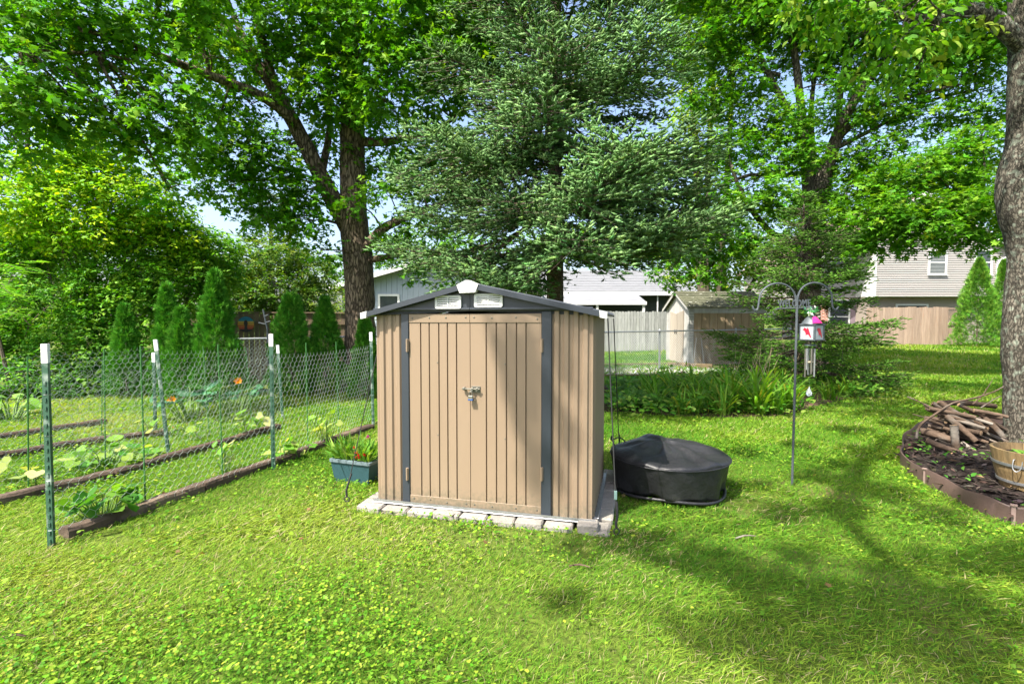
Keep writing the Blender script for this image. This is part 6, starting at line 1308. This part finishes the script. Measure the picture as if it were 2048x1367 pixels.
# --- clipped pointed cedars
def cedar(label, px, ptop, Y, hw, basez=0., n=5200, sz=.115, cols=[(.045, .18, .015), (.075, .25, .02), (.12, .32, .03)], w=[.35, .4, .25], group='pointed hedge cedars', round_=.82):
    hw *= .88; b = P(px, 641, Y); b.z = basez; top = P(px, ptop, Y).z - basez; t = thing('arborvitae', label, 'tree', b, group=group)
    mb = MB(); mb.tube([(0, 0, -.05), (0, 0, top * .6)], [.035, .01], 7); mb.build('trunk', BARK2, t, False)
    f = rng.random(n) ** .8; z = f * top; prof = np.minimum((1 - f) ** round_, 1) * (1 - .25 * np.exp(-f * 14)); az = rng.uniform(0, 6.28, n)
    lump = 1 + .13 * np.sin(az * 3 + f * 9 + px) + .10 * np.sin(az * 5 - f * 17 + px * 2) + .09 * np.sin(az * 9 + f * 31) + .10 * np.sin(f * 23 + px); r = hw * prof * lump * (1 - .5 * rng.random(n) ** 2)
    p = np.stack([r * np.cos(az), r * np.sin(az), z], 1); o = np.stack([np.cos(az), np.sin(az), 0 * az], 1)
    d = o * rng.uniform(.25, 1., (n, 1)) + np.array([0, 0, .85]) + rng.normal(0, .3, (n, 3)); nn = np.cross(o, d) * rng.uniform(.3, 1, (n, 1)) + o * rng.normal(0, .5, (n, 1)) + rng.normal(0, .3, (n, 3))
    V, T, C = scatter(FANSPRAY, p, d, nn, sz * rng.uniform(.6, 1.35, n), pal(n, cols, .16, w)); np_mesh('crown', V, T, NEEDLE, t, cols=C, world=False)
cedar('narrow pointed cedar farthest left in the hedge row', 250, 614, 9.6, .40, n=3200)
cedar('slim tall pointed cedar left of the tallest hedge cedar', 335, 572, 9.7, .40, n=4000)
cedar('small pointed cedar tucked beside the tallest hedge cedar', 362, 620, 9.3, .42, n=3400)
cedar('tallest and widest pointed cedar in the hedge row', 432, 546, 9.5, .60, n=6500)
cedar('rounded pointed cedar right of the sunset disc', 582, 592, 9.9, .52, n=5200, round_=.55)
cedar('pointed cedar with a thin tip left of the maple trunk', 650, 598, 10.2, .55, n=5200)
cedar('low cedar between the maple trunk and the shed corner', 730, 640, 9.6, .42, n=3400)
cedar('big bright pointed cedar beside the lattice fence', 1955, 519, 23.5, 1.22, basez=.25, n=7000, sz=.17, cols=[(.07, .20, .02), (.11, .26, .025), (.16, .31, .035)], group='cedars by the neighbour house')
cedar('bright pointed cedar half hidden by the foreground trunk', 2004, 522, 24.6, .85, basez=.25, n=4500, sz=.17, cols=[(.07, .20, .02), (.11, .26, .025), (.16, .31, .035)], group='cedars by the neighbour house')

# --- shrubs and small trees on the left, background trees
def shrub(name, label, bl, n, per, tl, tmpl, size, cols, w=None, base=None, gap=-.8, gs=2., stems=7, bark=None, flowers=None, droop=.2, group=None, cat='shrub', flat=.4, shell=.4, trunk_r=None):
    c = sum((b[0] for b in bl), Vector()) / len(bl); base = Vector(base) if base is not None else Vector((c.x, c.y, 0)); t = thing(name, label, cat, base, group=group)
    wood = MB(); nodes = []
    for i in range(stems):
        a = random.choice(bl)[0]; s = base + Vector((random.gauss(0, .12), random.gauss(0, .12), -.05)); m = s.lerp(a, .5) + Vector((random.gauss(0, .12), random.gauss(0, .12), .25)); k = trunk_r or .018
        wood.tube([s, m, a], [k, k * .7, k * .3], 6, sub=4); nodes += [m, a, s.lerp(m, .6)]
    connect(wood, bl, nodes, .02, 3); wood.build('stems', bark or TWIGM, t, fixn=False)
    pos, out = sprays(bl, n, gap=gap, gs=gs, shell=shell); V, T, C = leafy(pos, out, per, tl, tmpl, size, cols, .16, w, droop=droop, flat=flat); np_mesh('crown', V, T, LEAF, t, cols=C)
    for (px, py, Y) in flowers or []:
        m = 8; az = np.arange(m) * 6.28 / m; V, T, C = scatter(KITE, np.tile(np.array(P(px, py, Y)), (m, 1)), np.stack([np.cos(az), -.5 + 0 * az, np.sin(az)], 1), np.tile([0, -1., .2], (m, 1)), np.full(m, .075), pal(m, [(.55, .12, .28)], .15)); np_mesh('flower', V, T, LEAF, t, cols=C)
shrub('golden_leaf_tree', 'bright yellow green leafed small tree at the left', [Bp(*b) for b in [(150, 275, 10.2, .42, .4), (205, 300, 10.4, .45, .3), (110, 335, 10.2, .6, .35), (190, 350, 10.3, .6, .4), (50, 385, 10.1, .6, .4), (250, 390, 10.4, .65, .4), (150, 410, 10.2, .7, .4), (310, 420, 10.6, .55, .35), (50, 440, 10.2, .55, .3), (210, 455, 10.3, .6, .3), (350, 470, 10.8, .5, .3), (385, 490, 11, .4, .3), (290, 350, 10.8, .4, .3), (110, 470, 10.2, .4, .2)]],
      3000, 7, .34, OVAL, .105, [(.20, .42, .014), (.30, .49, .02), (.42, .54, .03), (.13, .34, .014)], [.34, .32, .16, .18], base=P(200, 641, 11.5) - Vector((0, 0, 1.5)), cat='tree', trunk_r=.03, gap=-1.2)
fl = [(33, 428, 10.7), (60, 443, 10.7), (10, 441, 10.8), (98, 445, 10.8), (248, 423, 10.8), (283, 452, 10.8), (312, 461, 10.8), (328, 452, 10.9), (300, 470, 10.8), (310, 482, 10.7), (340, 474, 10.9), (290, 478, 10.8)]
shrub('hibiscus_shrub', 'tall shrub with small pink flowers below the yellow tree', [Bp(*b) for b in [(20, 470, 11., .7, .6), (90, 490, 11, .7, .5), (270, 460, 11.1, .6, .45), (310, 500, 11.1, .6, .5), (180, 510, 11.1, .7, .5), (30, 550, 10.8, .7, .5), (360, 470, 11.3, .5, .4)]], 3600, 6, .25, KITE, .10, [(.075, .24, .016), (.12, .31, .022), (.19, .38, .032)], flowers=fl, base=P(170, 641, 11.3) - Vector((0, 0, 1.5)))
shrub('layered_shrub', 'wide green shrub with layered leaves behind the left cedars', [Bp(*b) for b in [(330, 560, 10.9, .65, .4), (270, 590, 10.7, .65, .4), (400, 550, 11.1, .6, .4), (220, 560, 10.7, .7, .4), (430, 500, 11.3, .5, .4), (330, 510, 11, .6, .3), (390, 600, 11., .5, .3), (300, 650, 10.7, .5, .3), (200, 620, 10.6, .6, .35), (440, 560, 11.5, .5, .4)]], 3600, 7, .26, KITE, .095, [(.075, .25, .015), (.13, .33, .022), (.21, .41, .034)], stems=9, base=P(310, 641, 11.2) - Vector((0, 0, 1.5)))
shrub('dense_shrub', 'dense dark shrub mass at the left edge behind the wire', [Bp(*b) for b in [(30, 620, 10.2, .7, .5), (110, 600, 10.5, .7, .5), (60, 700, 9.9, .7, .5), (150, 680, 10.1, .65, .5), (210, 710, 10., .5, .4), (20, 760, 9.6, .6, .4), (110, 750, 9.7, .6, .4), (180, 760, 9.8, .5, .35), (-40, 680, 10, .8, .6), (250, 740, 10.1, .5, .4), (310, 740, 10.2, .5, .4)]], 4200, 7, .26, KITE, .10, [(.055, .19, .016), (.09, .26, .022), (.15, .33, .032), (.24, .41, .055)], [.3, .34, .24, .12], base=P(90, 641, 10.3) - Vector((0, 0, 1.5)))
# feathery compound leaves at the left edge
t = thing('sumac_shrub', 'feathery bright green compound leaves at the left edge', 'shrub', P(20, 641, 9.2) - Vector((0, 0, 1.5))); PO, DI, NO = [], [], []; wood = MB()
for i in range(16):
    a = P(random.uniform(-60, 30), random.uniform(540, 640), 9.2 + random.uniform(-.2, .3)); e = a + Vector((random.uniform(.35, .75), random.uniform(-.3, .2), random.uniform(-.05, .3))); m = a.lerp(e, .5) + Vector((0, 0, .12))
    wood.tube([a, m, e], [.006, .005, .002], 4, sub=3)
    for k in range(12):
        f = (k + 1) / 12; p = a.lerp(m, f * 2) if f < .5 else m.lerp(e, f * 2 - 1); d = (e - a).normalized(); s = d.cross(Vector((0, 0, 1)))
        for sg in (-1, 1): PO.append(p); DI.append(d * .45 + s * sg + Vector((0, 0, -.15)))
wood.tube([Vector(t.location), P(-20, 600, 9.2)], [.04, .02], 6); wood.build('stems', TWIGM, t, fixn=False); n = len(PO)
V, T, C = scatter(LANCE, np.array(PO), np.array(DI), np.tile([0, -.2, 1.], (n, 1)) + rng.normal(0, .25, (n, 3)), rng.uniform(.13, .2, n), pal(n, [(.11, .30, .025), (.17, .36, .04)], .12), np.full(n, 1.2)); np_mesh('crown', V, T, LEAF, t, cols=C)
shrub('round_tree', 'rounded olive green small leaved tree behind the wooden fence', [Bp(*b) for b in [(500, 520, 14.2, .8, .55), (560, 510, 14.4, .8, .55), (620, 540, 14.6, .7, .5), (480, 580, 14, .8, .5), (550, 580, 14, .9, .55), (620, 600, 14.4, .7, .5), (440, 560, 14, .6, .5), (520, 630, 14, .7, .4), (600, 640, 14.2, .6, .4)]], 3400, 8, .24, KITE, .10, [(.075, .19, .018), (.12, .22, .03), (.18, .26, .045), (.05, .12, .02)], base=P(540, 641, 14.3) - Vector((0, 0, 1.5)), cat='tree', stems=9)
shrub('hedge_bush', 'bright yellow green bush glimpsed between the cedar and maple trunk', [Bp(*b) for b in [(660, 600, 17, .8, .6), (690, 640, 17, .8, .6), (640, 560, 17.4, .7, .4), (670, 670, 17, .8, .5)]], 800, 8, .3, KITE, .1, [(.18, .28, .035), (.26, .34, .05), (.11, .22, .025)], base=P(670, 641, 17.2) - Vector((0, 0, 1.5)))
def bgtree(label, bl, n, size, cols, w=None, base=None, r=.16, group='background trees'): shrub('background_tree', label, bl, n, 6, .5, KITE, size, cols, w, base=base, stems=4, cat='tree', group=group, trunk_r=r, gap=-.7, gs=.9)
LIME = [(.15, .30, .018), (.23, .38, .026), (.32, .43, .04), (.10, .23, .016)]; MID = [(.06, .18, .014), (.09, .235, .02), (.13, .28, .028)]
bgtree('bright yellow green tree glowing behind the right spruce branches', [Bp(*b) for b in [(1400, 440, 21, 1.3, 1.), (1450, 520, 21, 1.4, .9), (1360, 500, 21.5, 1.2, .9), (1480, 440, 21.5, 1.2, 1.), (1420, 570, 20.5, 1., .6), (1530, 520, 21, 1.2, .9), (1580, 600, 21, 1.2, .6)]], 1500, .2, LIME, base=P(1440, 641, 21) - Vector((0, 0, 1.4)))
bgtree('tall yellow green tree at the upper right behind the spruce top', [Bp(*b) for b in [(1380, 40, 19, 1.3, 1.), (1430, 120, 19, 1.2, 1.), (1400, 200, 19, 1.2, .9), (1370, -60, 19, 1.4, 1.2), (1470, 20, 19.5, 1.2, 1.), (1400, 300, 19.4, 1.1, .8)]], 1300, .19, LIME, base=P(1420, 641, 19.3) - Vector((0, 0, 1.4)))
bgtree('green tree far behind the two storey house', [Bp(*b) for b in [(1720, 380, 34, 2.2, 1.6), (1850, 350, 36, 2.4, 1.8), (1960, 380, 36, 2.2, 1.6), (2040, 430, 36, 2., 1.6), (1620, 430, 33, 2., 1.6), (2100, 480, 36, 2, 1.6)]], 1500, .34, MID, base=P(1850, 641, 35) - Vector((0, 0, 1.4)))
bgtree('green tree behind the low house roof on the right', [Bp(*b) for b in [(1260, 470, 34, 2., 1.4), (1180, 490, 34, 1.8, 1.2), (1330, 500, 34, 1.8, 1.3)]], 700, .32, MID + LIME[:1], base=P(1250, 641, 34) - Vector((0, 0, 1.4)))
bgtree('dark green tree mass behind the low house on the left', [Bp(*b) for b in [(760, 500, 33, 1.8, 1.2), (850, 480, 34, 2., 1.4), (700, 530, 33, 1.5, 1.), (940, 500, 34, 1.8, 1.2), (1040, 500, 34, 1.8, 1.2)]], 900, .32, MID, base=P(850, 641, 34) - Vector((0, 0, 1.4)))
bgtree('dark green trees far behind the left shrubs', [Bp(*b) for b in [(60, 480, 20, 1.8, 1.4), (200, 520, 20, 1.8, 1.3), (330, 540, 20, 1.8, 1.2), (-60, 560, 19, 1.8, 1.4), (440, 600, 20, 1.6, 1.), (100, 620, 18, 1.6, 1.2), (300, 640, 18, 1.6, 1.2), (560, 640, 20, 1.4, .8)]], 1700, .24, MID, base=P(200, 641, 20) - Vector((0, 0, 1.4)))
